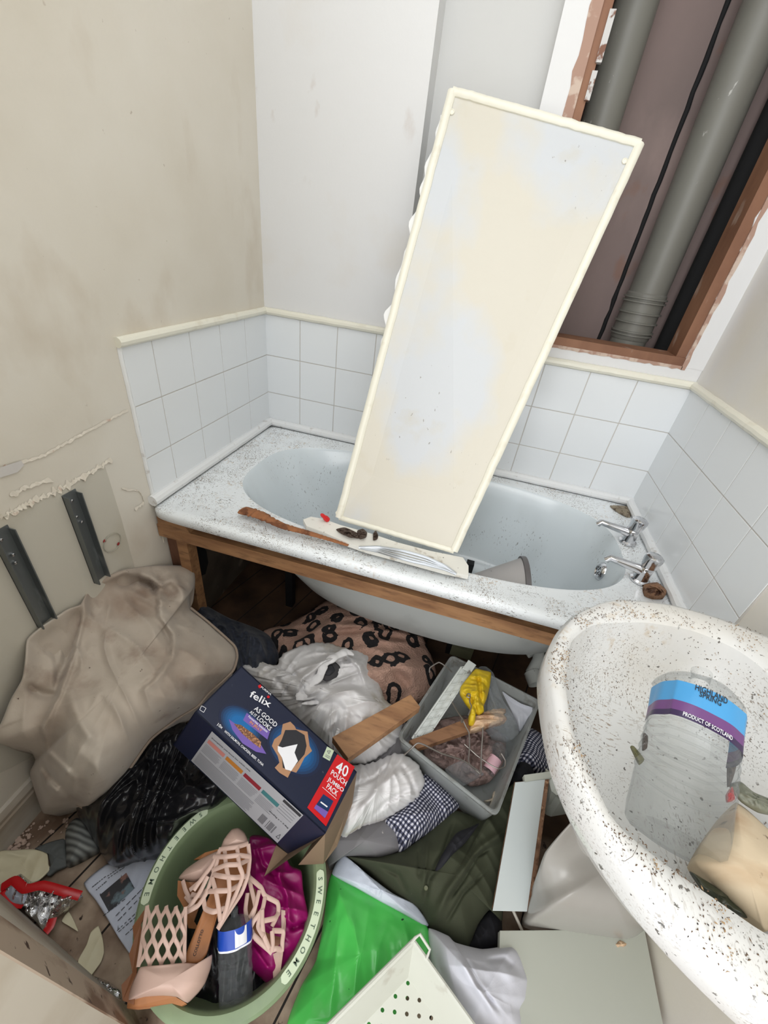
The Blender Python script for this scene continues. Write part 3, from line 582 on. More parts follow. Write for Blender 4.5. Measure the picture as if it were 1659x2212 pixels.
sheet('white_board_offcut', [(u, v) for u, v in bo], .634, mat('dirty_white_board', srgb(226, 224, 216), .5, blots=[(26, .6, .7, srgb(150, 136, 116), (1, 1, 1), .7), (60, .68, .72, srgb(90, 76, 60))]), 'narrow broken white board lying across the bath rim under the leaning panel', 'board', th=.012, amp=.001, seg=140, cen=None) if False else None
c3 = [Vector(p) for p in [hz(u, v, .636) for u, v in bo]]
MB().prism(c3[::-1], (0, 0, -.014)).build('board_offcut', mat('dirty_white_board', srgb(226, 224, 216), .5, blots=[(26, .6, .7, srgb(150, 136, 116), (1, 1, 1), .7), (60, .68, .72, srgb(90, 76, 60))]), label='narrow broken white board lying across the bath rim under the leaning panel', cat='board', smooth=False)
st = spline([(775, 1183, .64), (820, 1182, .648), (870, 1190, .656), (920, 1204, .655), (960, 1222, .648), (985, 1240, .638)], 40, False)
mb = MB()
for off, w in ((0, .0045), (.009, .0022), (.0165, .0022), (.024, .0035)):
    mb.tube([hz(u, v, z) + Vector((0, -off * math.sin(math.pi * (i / 39)) , -off * .35 * math.sin(math.pi * (i / 39)))) for i, (u, v, z) in enumerate(st)], w, 8)
mb.build('ribbed_metal_strip', mat('dull_aluminium', (.5, .52, .54), .3, .9), label='curved ribbed aluminium strip on the front rim of the bath', cat='metal strip')
for i, (pts, lab) in enumerate([([(726, 1143), (745, 1139), (770, 1150), (778, 1162), (755, 1160), (735, 1151)], 'flat dark dead leaf on the white board, leftmost of the leaf bits'),
        ([(772, 1146), (784, 1142), (793, 1150), (791, 1160), (778, 1164), (771, 1156)], 'curled brown dead leaf in the middle of the white board'),
        ([(806, 1152), (812, 1146), (817, 1156), (815, 1165), (806, 1166)], 'small upright curled dead leaf on the white board')]):
    heap('dead_leaf', [(u, v, .638) for u, v in pts], (sum(p[0] for p in pts) / len(pts), sum(p[1] for p in pts) / len(pts), .644), M_leaf, lab, 'leaf', 'dead leaves on the white board', roll=.004, nz=(.012, 60, 0, 1), skirt=.002, seg=40, rings=8, seed=i)
a = hz(708, 1123, .64)
MB().lathe([(.008, 0), (.0085, .012), (.006, .018), (.0055, .03), (.003, .034), (0, .034)], frame(a, (-.3, -.3, .5)), 16, cap=True).build('red_plastic_plug', mat('red_plastic', srgb(200, 30, 34), .3), label='small red plastic bit beside the foot of the leaning panel', cat='plastic bit')
# leaning panel
TL, TR = hp(972, 188, Vector((0, -.05, 0)), Vector((0, 1, 0))), hp(1392, 305, Vector((0, -.05, 0)), Vector((0, 1, 0)))
BL, BR = hz(725, 1122, .637), hz(985, 1199, .637)
nn = (TR - TL).cross(BL - TL).normalized()
if nn.y > 0: nn = -nn
lp = thing('leaning_panel', (BL + BR) / 2, 'tall cream white framed bath panel leaning on the back wall, foot on the bath', 'panel')
def inset(t):
    a = (TR - TL).normalized() * t; b = (BL - TL).normalized() * t; return [BL + a - b, BR - a - b, TR - a + b, TL + a + b]
I = inset(.006); MB().hexa([p - nn * .008 for p in I], [p for p in I], 0).build('panel_board', M_panel, lp, smooth=False)
def bead(A, B, r, sd): return MB().tube([p for p in wob([A, B], 50, .0018, sd)], r, 10, flat=.8, up=tuple(nn))
E2 = inset(.009)
for A, B, nm in ((E2[3], E2[2], 1), (E2[0], E2[3], 2), (E2[1], E2[2], 3)): bead(A + nn * .001, B + nn * .001, .0115, nm).build('edge_bead', M_trim, lp)
bead(E2[0], E2[1], .008, 4).build('edge_bead', M_trim, lp)
for u, v in ((976, 243), (1349, 349), (835, 731), (1131, 830), (730, 1108)):
    p = hp(u, v, BL, nn); MB().lathe([(.0075, 0), (.007, .003), (.004, .0045), (.0035, .0035), (0, .0035)], frame(p + nn * .0005, nn), 16).build('screw_cap', M_trim, lp)
rg = MB(); n = 60; up_, dn_ = [], []
for i in range(n):
    p = E2[3].lerp(E2[0], .05 + .55 * i / (n - 1)); w = max(0, noise.noise(Vector((i * .22, 3, 1))) + .22) * .022 + .001; lft = (TL - TR).normalized()
    up_.append(p); dn_.append(p + lft * (.009 + w) - nn * .002)
rg.add(up_ + dn_, [[i, i + 1, n + i + 1, n + i] for i in range(n - 1)]).build('torn_paint_edge', mat('torn_paint', srgb(230, 230, 228), .6), lp, smooth=False)
# bucket/lampshade lying in the bath
A = hz(1122, 1288, .46); ax = Vector((.95, .10, .16)).normalized()
cn = thing('plastic_cone', A - Vector((0, 0, .1)), 'pale grey plastic cone with a dark rim lying in the bath', 'plastic cone')
MB().lathe([(0, -.2), (.04, -.2), (.123, .0), (.126, .004), (.12, .002), (.038, -.196), (0, -.196)], frame(A, ax), 48).build('cone_wall', M_greyc, cn)
MB().lathe([(.122, -.002), (.129, -.001), (.129, .014), (.123, .015)], frame(A, ax), 48).build('cone_rim', mat('dark_rim', srgb(96, 92, 92), .5), cn)

# ================================================================== BASIN (white sink)
sk = thing('white_basin', (1.3, -1.19, .6), 'large dirty white ceramic wash basin on the right wall, bottle inside', 'basin')
SZ = .865
outp = [(1199, -919), (1125, -982), (1084, -1046), (1061, -1120), (1062, -1189), (1070, -1250), (1089, -1301), (1117, -1341), (1152, -1378), (1187, -1404), (1223, -1424), (1300, -1455), (1400, -1478), (1528, -1485), (1532, -1300), (1532, -1100), (1529, -930), (1456, -912), (1388, -897), (1302, -893)]
inp = [(1100, -1085), (1110, -1050), (1154, -999), (1246, -960), (1326, -949), (1390, -968), (1422, -1010), (1436, -1100), (1440, -1200), (1430, -1290), (1400, -1345), (1330, -1368), (1253, -1362), (1225, -1352), (1188, -1339), (1156, -1325), (1126, -1308), (1110, -1270), (1092, -1213), (1090, -1142)]
def ring_from(P, cx=1.27, cy=-1.19, n=120):
    Q = spline([(x / 1000, y / 1000) for x, y in P], 600); A = sorted((math.atan2(y - cy, x - cx), math.hypot(x - cx, y - cy)) for x, y in Q); out = []
    for j in range(n):
        q = -math.pi + 2 * math.pi * j / n; b = min(A, key=lambda t: abs(t[0] - q)); out.append((math.cos(q), math.sin(q), b[1]))
    k = [o[2] for o in out]; k = [(k[i - 1] + 2 * k[i] + k[(i + 1) % n]) / 4 for i in range(n)]
    return [(o[0], o[1], r) for o, r in zip(out, k)]
RO, RI = ring_from(outp), ring_from(inp); cx, cy = 1.27, -1.19; n = 120
def rg_(R, s, z, off=0): return [Vector((min(1.533, cx + c * (r * s + off)), cy + q * (r * s + off), z)) for c, q, r in R]
def mixr(t): return [(a[0], a[1], a[2] * (1 - t) + b[2] * t) for a, b in zip(RO, RI)]
rim = [rg_(RO, .80, SZ - .12), rg_(RO, .93, SZ - .07), rg_(RO, .985, SZ - .052), rg_(RO, 1.0, SZ - .045), rg_(RO, 1, SZ - .03), rg_(RO, 1, SZ - .012), rg_(RO, 1, SZ - .004, -.005), rg_(mixr(.25), 1, SZ), rg_(mixr(.6), 1, SZ), rg_(mixr(.85), 1, SZ - .003), rg_(RI, 1, SZ - .009)]
V, F = loft(rim, n); mesh('basin_rim', V, F, M_sink, sk)
bowl = [rg_(RI, 1, SZ - .009), rg_(RI, .985, SZ - .025), rg_(RI, .94, SZ - .06), rg_(RI, .85, SZ - .1), rg_(RI, .68, SZ - .13), rg_(RI, .4, SZ - .145), rg_(RI, .05, SZ - .15), rg_(RI, .001, SZ - .151)]
V, F = loft(bowl, n); mesh('basin_bowl', V, F, M_sink, sk)
under = [rg_(RO, .80, SZ - .12), rg_(RO, .6, SZ - .17), rg_(RO, .3, SZ - .19), rg_(RO, .02, SZ - .19)]
V, F = loft(under, n); mesh('basin_underside', V, [f[::-1] for f in F], M_ped, sk)
cr = [hz(*p) for p in [(1380, 1805, .868), (1377, 1830, .868), (1366, 1850, .868), (1350, 1860, .866), (1335, 1858, .85)]]
MB().tube(cr, .00025, 5).build('hair_crack', mat('crack_grey', srgb(120, 112, 104)), sk)
# pedestal (stands below, turned)
pd = [(1268, 1742, .48), (1215, 1795, .40), (1178, 1840, .33), (1163, 1880, .27), (1150, 1930, .18), (1128, 1985, .09), (1135, 2005, .07), (1240, 2022, .07), (1360, 2038, .07), (1400, 2005, .12), (1450, 1960, .2), (1480, 1900, .33), (1420, 1800, .5), (1340, 1735, .55)]
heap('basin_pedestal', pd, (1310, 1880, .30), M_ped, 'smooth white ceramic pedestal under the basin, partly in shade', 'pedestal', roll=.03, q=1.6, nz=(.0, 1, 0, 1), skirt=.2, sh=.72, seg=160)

M_fleck = [mat('fleck_brown', srgb(96, 74, 54), .9), mat('fleck_tan', srgb(160, 132, 96), .9), mat('fleck_dark', srgb(48, 40, 34), .9)]
def flecks(name, n, samp, label, seed, big=.006):
    rnd = random.Random(seed); mb = MB(); k = 0
    while k < n:
        p = samp(rnd)
        if p is None: continue
        dens = noise.noise(Vector((p.x * 13 + seed, p.y * 13, 0))) + .6 * noise.noise(Vector((p.x * 31, p.y * 31 + seed, 0)))
        if dens < rnd.uniform(-.35, .5): continue
        k += 1; l = rnd.uniform(.0012, big) * rnd.uniform(.4, 1); w = rnd.uniform(.0003, .0009); q = rnd.uniform(0, math.pi); mi = 0 if dens < .2 else rnd.choice((0, 1, 1))
        if rnd.random() < .18: mi = 2; l *= .4; w *= 1.5
        d = Vector((math.cos(q), math.sin(q), 0)); e_ = Vector((-d.y, d.x, 0)); mid = e_ * rnd.uniform(-.3, .3) * l
        mb.add([p - d * l / 2, p + mid + e_ * w, p + d * l / 2, p + mid - e_ * w, p + mid + Vector((0, 0, w * 1.3))], [[0, 3, 4], [3, 2, 4], [2, 1, 4], [1, 0, 4]], mi)
    mb.build(name, M_fleck, label=label, cat='dirt', kind='stuff', smooth=False)
def lerp_ring(Q, j):
    i = int(j) % 120; k = (i + 1) % 120; f = j - int(j); a = Q[i]; b = Q[k]; q = math.atan2(a[1] * (1 - f) + b[1] * f, a[0] * (1 - f) + b[0] * f); return (math.cos(q), math.sin(q), a[2] * (1 - f) + b[2] * f)
def s_sink(r):
    j = r.random() * 120; a_, b_ = lerp_ring(RO, j), lerp_ring(RI, j); t = r.random() ** .8
    if b_[0] > .55: return None
    rr = a_[2] * .985 * (1 - t) + b_[2] * t; return Vector((cx + a_[0] * rr, cy + a_[1] * rr, SZ + .0006 - .003 * max(0, t - .8) * 5 - (.003 if t < .08 else 0)))
def s_bowl(r):
    a_ = lerp_ring(RI, r.random() * 120); u = r.random()
    lv = [(.985, .025), (.94, .06), (.85, .1), (.68, .13)]; i = r.randrange(3); f1, z1 = lv[i]; f2, z2_ = lv[i + 1]
    rr = a_[2] * (f1 * (1 - u) + f2 * u); return Vector((cx + a_[0] * rr, cy + a_[1] * rr, SZ - (z1 * (1 - u) + z2_ * u) + .001))
flecks('rim_dirt', 1300, s_sink, 'fine brown dirt flecks scattered over the white basin rim', 3)
flecks('bowl_dirt', 900, s_bowl, 'fine brown dirt flecks clinging inside the white basin bowl', 4)
def s_bath(r):
    k = r.random()
    if k < .5: return Vector((r.uniform(.1, 1.45), r.uniform(-.735, -.672), ZR + .0005))
    if k < .8: return Vector((r.uniform(.03, .135), r.uniform(-.70, -.05), ZR + .0005))
    if k < .9: return Vector((r.uniform(1.0, 1.48), r.uniform(-.045, -.028), ZR + .0005))
    return Vector((r.uniform(1.44, 1.51), r.uniform(-.72, -.05), ZR + .0005))
flecks('bath_rim_dirt', 3200, s_bath, 'fine brown dirt and debris flecks scattered along the white bath rim', 5, .007)
# bottle in the basin
def bottle(name, a, b, r, label, parts, mtl, sq=0, n=56, neck=.5, ridges=9, crush=.04, lab=(.62, .83)):
    """a = base centre, b = mouth"""
    t = thing(name, (a.x, a.y, min(a.z, b.z) - r), label, 'bottle'); M = frame(a, b - a, (0, 0, 1)); L = (b - a).length
    P = [(.0, .012), (r * .5, .004), (r * .85, 0), (r * .97, .006), (r, .02)]
    body = L * .80
    for i in range(150):
        z = .03 + (body - .03) * i / 149; s = z / L
        rr = r * (1 + (.028 * math.sin(i * 2 * math.pi / 150 * ridges) ** 3 if .25 < s < .58 else 0))
        P.append((rr, z))
    P += [(r * .97, body + L * .02), (r * .85, body + L * .055), (r * .6, body + L * .085), (r * .3, body + L * .105), (r * .22, body + L * .115), (r * .22, L * .985), (r * .25, L * .987), (r * .25, L)]
    fn = lambda q, z: (1 + sq * (abs(math.cos(2 * q)) ** .6 - .5) * -1 * (1 if z < body else 0)) * (1 + crush * noise.noise(Vector((math.cos(q) * 2.2, math.sin(q) * 2.2, z * 14 + r * 100))))
    mb = MB().lathe(P, M, n, fn=fn); mb.build('bottle_body', mtl, t)
    for nm, z0, z1, mm in parts:
        mb = MB(); V = []; F = []; q0, q1 = -1.9, 1.9; k = 110; zz = [z0 + (z1 - z0) * i / 12 for i in range(13)]
        for z in zz:
            for j in range(k + 1):
                q = q0 + (q1 - q0) * j / k + math.pi; rr = r * fn(q - math.pi, z * L) * 1.01 + .0012; V.append(M @ Vector((-rr * math.cos(q), -rr * math.sin(q), z * L)))
        for i in range(12):
            for j in range(k): F.append([i * (k + 1) + j, i * (k + 1) + j + 1, (i + 1) * (k + 1) + j + 1, (i + 1) * (k + 1) + j])
        mb.add(V, F); mb.build(nm, mm, t)
    return t, M, fn, L
def curved_text(parent, s, M, fn, L, r, z, q0, q1, hgt, m, name, flip=1):
    V, F, x0, x1, y0, y1 = text_geo(s); out = []
    for v in V:
        q = q0 + (q1 - q0) * (v.x - x0) / (x1 - x0); zz = z * L + (v.y) / (y1 - y0) * hgt; rr = r * fn(q, zz) * 1.01 + .0022
        out.append(M @ Vector((rr * math.cos(q), rr * math.sin(q), zz)))
    mesh(name, out, F, m, parent, smooth=False)
a = hz(1452, 1815, .80); b = hz(1516, 1452, .868); rb = pxr(172, (a + b) / 2)
bo_, BM, BF, BL_ = bottle('large_water_bottle', a, b, rb, 'big crumpled clear water bottle with blue and plum label, lying in the white basin',
    [('blue_label', .625, .755, M_lblue), ('plum_label', .565, .625, M_purp), ('dark_label_band', .53, .565, M_dpurp)], M_clear, sq=.08, ridges=13, crush=.05)
curved_text(bo_, 'HIGHLAND', BM, BF, BL_, rb, .72, -.42, .25, .010, M_ink, 'label_text')
curved_text(bo_, 'SPRING', BM, BF, BL_, rb, .69, -.32, .13, .008, M_ink, 'label_text')
curved_text(bo_, 'PRODUCT OF SCOTLAND', BM, BF, BL_, rb, .54, -.55, .45, .006, M_whitep, 'label_text')
wood = [(1500, 1860, .80), (1540, 1790, .79), (1590, 1733, .79), (1659, 1790, .79), (1720, 1850, .80), (1740, 1960, .80), (1659, 2012, .81), (1638, 1995, .81), (1580, 1950, .80), (1530, 1900, .80)]
heap('bleached_wood_piece', wood, (1610, 1870, .825), M_drift, 'pale bleached slab of wood in the basin beside the big bottle', 'wood', roll=.004, q=2.5, nz=(.0015, 10, 40, 4), skirt=.02)
for i, (P, lab, mm, z) in enumerate([([(1375, 1640), (1362, 1612), (1370, 1612), (1392, 1640), (1382, 1652)], 'green brown leaf left of the big bottle in the basin', M_gleaf, .80),
        ([(1388, 1620), (1390, 1583), (1400, 1590), (1398, 1616)], 'thin dark stem leaf beside the left shoulder of the big bottle', M_leaf, .81),
        ([(1572, 1700), (1572, 1640), (1582, 1608), (1593, 1625), (1590, 1660), (1580, 1692)], 'dark brown curled leaf right of the big bottle', M_leaf, .80),
        ([(1575, 1695), (1600, 1688), (1630, 1712), (1700, 1740), (1700, 1765), (1640, 1755), (1600, 1730)], 'grey green leaf at the right edge of the basin', mat('grey_leaf', srgb(120, 122, 106), .5), .80),
        ([(1490, 1882), (1530, 1905), (1575, 1935), (1620, 1985), (1570, 1965), (1520, 1925)], 'glossy dark leaf between basin wall and wood slab', mat('dark_green_leaf', srgb(54, 58, 44), .35), .80)]):
    heap('leaf', [(u, v, z) for u, v in P], (sum(p[0] for p in P) / len(P), sum(p[1] for p in P) / len(P), z + .006), mm, lab, 'leaf', roll=.003, nz=(.006, 40, 0, 1), skirt=.002, seg=50, rings=10, seed=i)
heap('red_scrap', [(1570, 1715, .815), (1582, 1698, .815), (1588, 1726, .815), (1572, 1732, .815)], (1578, 1718, .822), mat('red_plastic', srgb(200, 30, 34), .3), 'small red scrap right of the big bottle in the basin', 'scrap', roll=.003, nz=(.006, 60, 0, 1), skirt=.003, seg=30, rings=6)

# ================================================================== UNDER THE BATH
heap('navy_cloth', [(405, 1284, .14), (440, 1305, .14), (495, 1335, .12), (552, 1356, .10), (588, 1376, .10), (606, 1412, .10), (590, 1445, .10), (540, 1480, .10), (480, 1490, .10), (430, 1440, .10), (400, 1350, .12)], (515, 1405, .16), M_navy, 'crumpled dark navy cloth between the beige cushion and the leopard fleece', 'cloth', roll=.03, nz=(.05, 13, 35, 3), skirt=.12, seed=3, rings=50, seg=220)
heap('leopard_fleece_blanket', [(567, 1362, .08), (618, 1348, .09), (657, 1328, .11), (704, 1297, .12), (745, 1291, .12), (820, 1297, .12), (863, 1319, .12), (907, 1362, .12), (929, 1409, .12), (943, 1452, .11), (930, 1500, .1), (900, 1520, .1), (820, 1550, .06), (700, 1520, .05), (620, 1460, .07), (590, 1410, .07)], (780, 1430, .185), M_leo, 'fluffy leopard print fleece blanket bunched under the bath', 'blanket', roll=.035, q=2, nz=(.028, 7, 120, 2.5), strokes=[([(700, 1330), (760, 1350), (850, 1400), (905, 1470)], 22, .02), ([(640, 1350), (690, 1390), (720, 1420)], 16, -.02), ([(850, 1440), (890, 1500)], 10, -.015)], skirt=.1, seed=5, fine=.004)
heap('white_jacket', [(523, 1442, .17), (552, 1427, .17), (596, 1438, .18), (610, 1413, .2), (650, 1395, .2), (697, 1387, .2), (740, 1398, .2), (777, 1405, .2), (798, 1420, .2), (816, 1467, .19), (834, 1514, .18), (866, 1535, .17), (870, 1575, .16), (849, 1612, .16), (791, 1650, .16), (720, 1640, .16), (640, 1560, .16), (570, 1500, .16)], (720, 1500, .275), M_white, 'crumpled dirty white hooded jacket behind the cat food box', 'jacket', roll=.025, q=1.8, nz=(.03, 11, 150, 3),
     strokes=[([(640, 1500), (655, 1465), (700, 1430), (750, 1415), (775, 1440), (790, 1480)], 12, .035, 1), ([(700, 1435), (690, 1465), (715, 1480), (760, 1478), (800, 1495)], 9, -.022), ([(640, 1500), (700, 1490), (770, 1495), (825, 1530)], 12, .022), ([(660, 1520), (720, 1520), (790, 1560)], 8, -.014), ([(620, 1430), (650, 1480), (660, 1540)], 8, -.012), ([(730, 1530), (720, 1580), (730, 1610)], 7, -.016), ([(750, 1530), (745, 1590)], 6, .012), ([(560, 1440), (600, 1470), (630, 1510)], 7, -.01)], skirt=.14, rings=64, seg=300, seed=8, rj=4)
wj = next(o for o in COL.objects if o.name == 'white_jacket')
def soft(P, w, nm, m_=M_white, flat=.5, par=wj):
    P = spline(P, 70, False); MB().tube([hz(u, v, z + .003 * noise.noise(Vector((i * .25, w * 99, 0)))) for i, (u, v, z) in enumerate(P)], [w * (1 + .35 * noise.noise(Vector((i * .22, 3, w * 50)))) * min(1, .35 + 6 * min(i, 69 - i) / 69) for i in range(70)], 10, flat=flat, up=(0, 0, 1)).build(nm, m_, par)
heap('neck_opening', [(690, 1428, .288), (715, 1424, .285), (735, 1440, .28), (728, 1462, .278), (705, 1472, .28), (690, 1460, .285)], (710, 1448, .288), mat('dark_neck_patch', srgb(60, 58, 60), .9), parent=wj, roll=.001, nz=(0, 1, 0, 1), skirt=.002, seg=40, rings=6)  # dark patch; the dark inside of the opening is put into its colour
soft([(640, 1506, .28), (664, 1482, .292), (690, 1462, .298), (700, 1436, .302), (722, 1420, .30), (748, 1408, .29), (764, 1414, .28)], .013, 'hood_edge')
soft([(640, 1510, .28), (680, 1498, .290), (720, 1492, .288), (760, 1498, .275), (800, 1512, .255), (832, 1532, .235)], .012, 'collar')
soft([(652, 1520, .278), (700, 1516, .282), (750, 1524, .27), (795, 1545, .25)], .006, 'collar_seam')
soft([(742, 1530, .27), (736, 1560, .265), (724, 1600, .25)], .005, 'zip_placket')
heap('neck_label', [(696, 1440, .291), (714, 1434, .291), (724, 1448, .288), (712, 1460, .286), (698, 1456, .288)], (709, 1448, .291), M_ink, 'black neck label folded inside the white jacket collar', 'clothing label', roll=.001, nz=(.002, 30, 0, 1), skirt=.002, seg=30, rings=6)
# batten
a0 = [hz(*p) for p in [(718, 1592, .285), (887, 1500, .295), (908, 1527, .295), (752, 1638, .285)]]
MB().hexa([p - Vector((0, 0, .028)) for p in a0], a0, 0, .001).build('timber_batten', M_wood, label='short orange brown timber batten between white jacket and storage box', cat='batten', smooth=False)
bs = [hz(*p) for p in [(984, 1372, .06), (1030, 1385, .06), (1022, 1410, .06), (976, 1396, .06)]]
MB().hexa([p - Vector((0, 0, .05)) for p in bs], bs, 0, .002).build('olive_plastic_box', mat('olive_box', srgb(112, 112, 88), .5), label='small olive grey box in the dark under the bath', cat='box')
t = thing('waste_pipe_bend', hz(1155, 1440, .05), 'grey white plastic waste pipe bend on the floor under the bath tap end', 'pipe')
MB().tube([hz(*p) for p in [(1140, 1398, .10), (1145, 1408, .11), (1165, 1405, .12), (1163, 1430, .11), (1150, 1452, .09), (1158, 1470, .08)]], .024, 16, cap=False).build('pipe_body', M_pvc, t)
MB().tube([hz(*p) for p in [(1150, 1452, .09), (1160, 1478, .08)]], .031, 18, cap=False).build('pipe_collar', M_pvc, t)

# ================================================================== CUSHION
cu = [(58, 1381, .51), (90, 1352, .52), (145, 1316, .51), (174, 1305, .50), (188, 1277, .50), (217, 1248, .50), (268, 1230, .48), (336, 1221, .42), (398, 1222, .37), (420, 1237, .36), (421, 1266, .34), (409, 1287, .32), (412, 1313, .30), (452, 1345, .28), (506, 1394, .26), (513, 1418, .25), (503, 1450, .25), (452, 1497, .24), (427, 1526, .24), (380, 1555, .22), (325, 1598, .2), (271, 1674, .17), (231, 1718, .14), (188, 1749, .11), (155, 1743, .10), (125, 1752, .08), (93, 1757, .08), (75, 1710, .12), (64, 1670, .16), (76, 1642, .2), (62, 1621, .27), (0, 1606, .345), (-20, 1585, .37), (0, 1566, .39), (22, 1512, .42), (47, 1468, .46), (54, 1425, .49)]
hc = heap('beige_cushion', cu, (255, 1480, .40), M_beige, 'large stained beige canvas cushion slumped against the left wall', 'cushion', roll=.03, q=1.7, nz=(.016, 8, 60, 2.5),
     strokes=[([(215, 1260), (270, 1235), (330, 1255), (345, 1290), (345, 1330), (375, 1370), (370, 1410), (345, 1450), (310, 1485)], 13, .022, 1), ([(250, 1262), (300, 1248), (335, 1270), (325, 1275)], 9, -.035), ([(330, 1270), (375, 1250), (410, 1310)], 10, .02), ([(345, 1350), (368, 1385), (365, 1420), (330, 1465), (300, 1490)], 5, -.016), ([(186, 1290), (165, 1400), (130, 1500), (95, 1570), (100, 1620), (160, 1680), (160, 1745)], 6, .014), ([(174, 1305), (150, 1400), (125, 1480)], 10, -.02), ([(55, 1480), (90, 1500), (130, 1505)], 9, -.014), ([(110, 1360), (125, 1440), (120, 1500)], 8, -.012), ([(80, 1640), (120, 1690), (165, 1735)], 8, -.018), ([(150, 1480), (170, 1560), (210, 1610)], 14, .012), ([(100, 1690), (150, 1725)], 8, .014)], skirt=.05, rings=64, seg=300, seed=11)
ORI_c = ORI[hc.name]
def piping(P, r=.0035):
    P = spline(P, 120, False); MB().tube([hz(u, v, z) for u, v, z in P], r, 7).build('piping', M_piping, hc)
piping([(412, 1313, .315), (452, 1345, .295), (506, 1394, .272), (513, 1418, .262), (503, 1450, .262), (452, 1497, .252), (427, 1526, .25), (380, 1555, .235), (325, 1598, .215), (271, 1674, .185), (231, 1718, .155), (188, 1747, .125), (165, 1735, .125)])

# bin bag and knit hat
heap('black_bin_bag', [(165, 1745, .10), (190, 1795, .06), (223, 1851, .05), (243, 1872, .05), (286, 1860, .05), (362, 1836, .08), (422, 1772, .10), (476, 1742, .13), (500, 1700, .15), (440, 1600, .18), (400, 1560, .18), (330, 1570, .17), (250, 1650, .14)], (350, 1710, .17), M_bag, 'glossy black bin bag between the beige cushion and the green tub', 'bin bag', roll=.03, q=1.8, nz=(.035, 15, 10, 4), skirt=.06, seed=14, rings=50, seg=220,
     strokes=[([(330, 1750), (400, 1700), (470, 1690)], 6, .02), ([(300, 1780), (380, 1770), (440, 1740)], 6, .018), ([(380, 1640), (400, 1690), (450, 1720)], 7, .02)])
heap('ribbed_knit_hat', [(164, 1767, .03), (183, 1772, .04), (214, 1832, .04), (196, 1845, .03), (145, 1873, .02), (142, 1842, .02), (141, 1799, .02), (150, 1778, .02)], (174, 1815, .05), M_rib, 'grey ribbed knit hat poking out under the bin bag', 'hat', roll=.015, nz=(.006, 12, 0, 2), skirt=.02, seg=80, rings=16)

# ================================================================== FELIX BOX
def S38(p, k=.355 / .38): return CAMP + (Vector(p) - CAMP) * k
B0, BX, BY, BZ = S38((.439, -1.166, .458)), S38((.778, -1.239, .303)), S38((.464, -1.023, .443)), S38((.352, -1.17, .27))
ex, ey, ez = (BX - B0), (BY - B0), (BZ - B0)
fb = thing('cat_food_box', B0 + ex / 2 + ey / 2 + ez, 'navy blue cardboard cat food box with red 40 pouch corner, tilted over the green tub', 'cardboard box')
M_navyb = mat('navy_card', srgb(12, 22, 50), .45, blots=[(90, .72, .76, srgb(120, 120, 130), (1, 1, 1), .5)]); M_kraft = mat('kraft_card', srgb(134, 110, 88), .8)
cb = MB(); th = .003
def slab4(a, b, c, d, nrm): return MB().hexa([p - nrm * th for p in (a, b, c, d)], [a, b, c, d])
n1 = ex.cross(ey).normalized(); n2 = -ey.normalized()
c000, c100, c010, c110 = B0, B0 + ex, B0 + ey, B0 + ex + ey; c001, c101, c011, c111 = [p + ez for p in (c000, c100, c010, c110)]
for a_, b_, c_, d_, nr in ((c000, c100, c110, c010, n1), (c001, c101, c100, c000, n2), (c010, c110, c111, c011, -n2), (c000, c010, c011, c001, -ex.normalized()), (c001, c011, c111, c101, -n1)):
    m_ = slab4(a_, b_, c_, d_, nr); cb.add(m_.V, m_.F)
carton = cb.build('carton', M_navyb, fb, smooth=False)
fp = MB()
def flap(P, zs): fp.prism([hz(u, v, z) for (u, v), z in zip(P, zs)], n1 * -.002)
q1 = [c100, c101, hz(571, 1893, .20), hz(600, 1822, .20)]
fp.prism([c100, hz(571, 1893, .17), hz(597, 1826, .18), c101], n1 * -.002)
fp.prism([c110, c100, hz(645, 1868, .16), hz(699, 1866, .15), hz(728, 1828, .16), hz(760, 1742, .22)], n1 * -.002)
fp.build('open_flap', M_kraft, fb, smooth=False, label='open brown end flaps')
# printing on the art face
FP = [M_navyb, M_whitep, M_red, mat('print_blue', srgb(10, 92, 150), .4), mat('print_purple', srgb(112, 88, 168), .4), mat('print_orange', srgb(222, 150, 60), .4), mat('print_food', srgb(110, 72, 50), .6, blots=[(300, .5, .6, srgb(180, 130, 90))]), mat('print_kraft', srgb(170, 128, 96), .6), M_ink, mat('print_panel', srgb(158, 158, 162), .6), mat('print_pale_green', srgb(190, 204, 176), .5), mat('print_salmon', srgb(186, 120, 112), .5), mat('print_amber', srgb(176, 112, 40), .5), mat('print_crimson', srgb(130, 24, 40), .5), mat('print_teal', srgb(50, 112, 116), .5), mat('print_grey', srgb(110, 110, 116), .6), mat('print_blue1', srgb(12, 58, 108), .4), mat('print_blue2', srgb(12, 44, 90), .4), mat('print_red_dark', srgb(168, 20, 30), .4)]
A1 = Face(B0, n1)
def z2(x, y): return (350 + x / 2.765, 1250 + y / 2.765)
for i in range(7):
    FP.append(mat('print_glow_%d' % i, tuple(a * (1 - i / 6) + b * i / 6 for a, b in zip(srgb(12, 26, 58), srgb(8, 100, 164))), .4))
for k, (s, mi) in enumerate([(1.05 - .1 * i, 19 + i) for i in range(7)]):
    A1.poly(ell(*z2(470, 870), 52 * s, 34 * s, 40, 28), mi, .1 + .12 * k); A1.poly(ell(*z2(790, 1020), 66 * s, 46 * s, 45, 28), mi, .1 + .12 * k)
A1.text('PURINA', z2(588, 652), z2(648, 700), 1, hgt=.0045); A1.poly(ell(*z2(633, 708), 3, 3), 2, 3); A1.poly([z2(572, 640), z2(588, 632), z2(596, 650), z2(578, 656)], 2, 1)
A1.text('felix', z2(518, 704), z2(640, 772), 1, hgt=.016)
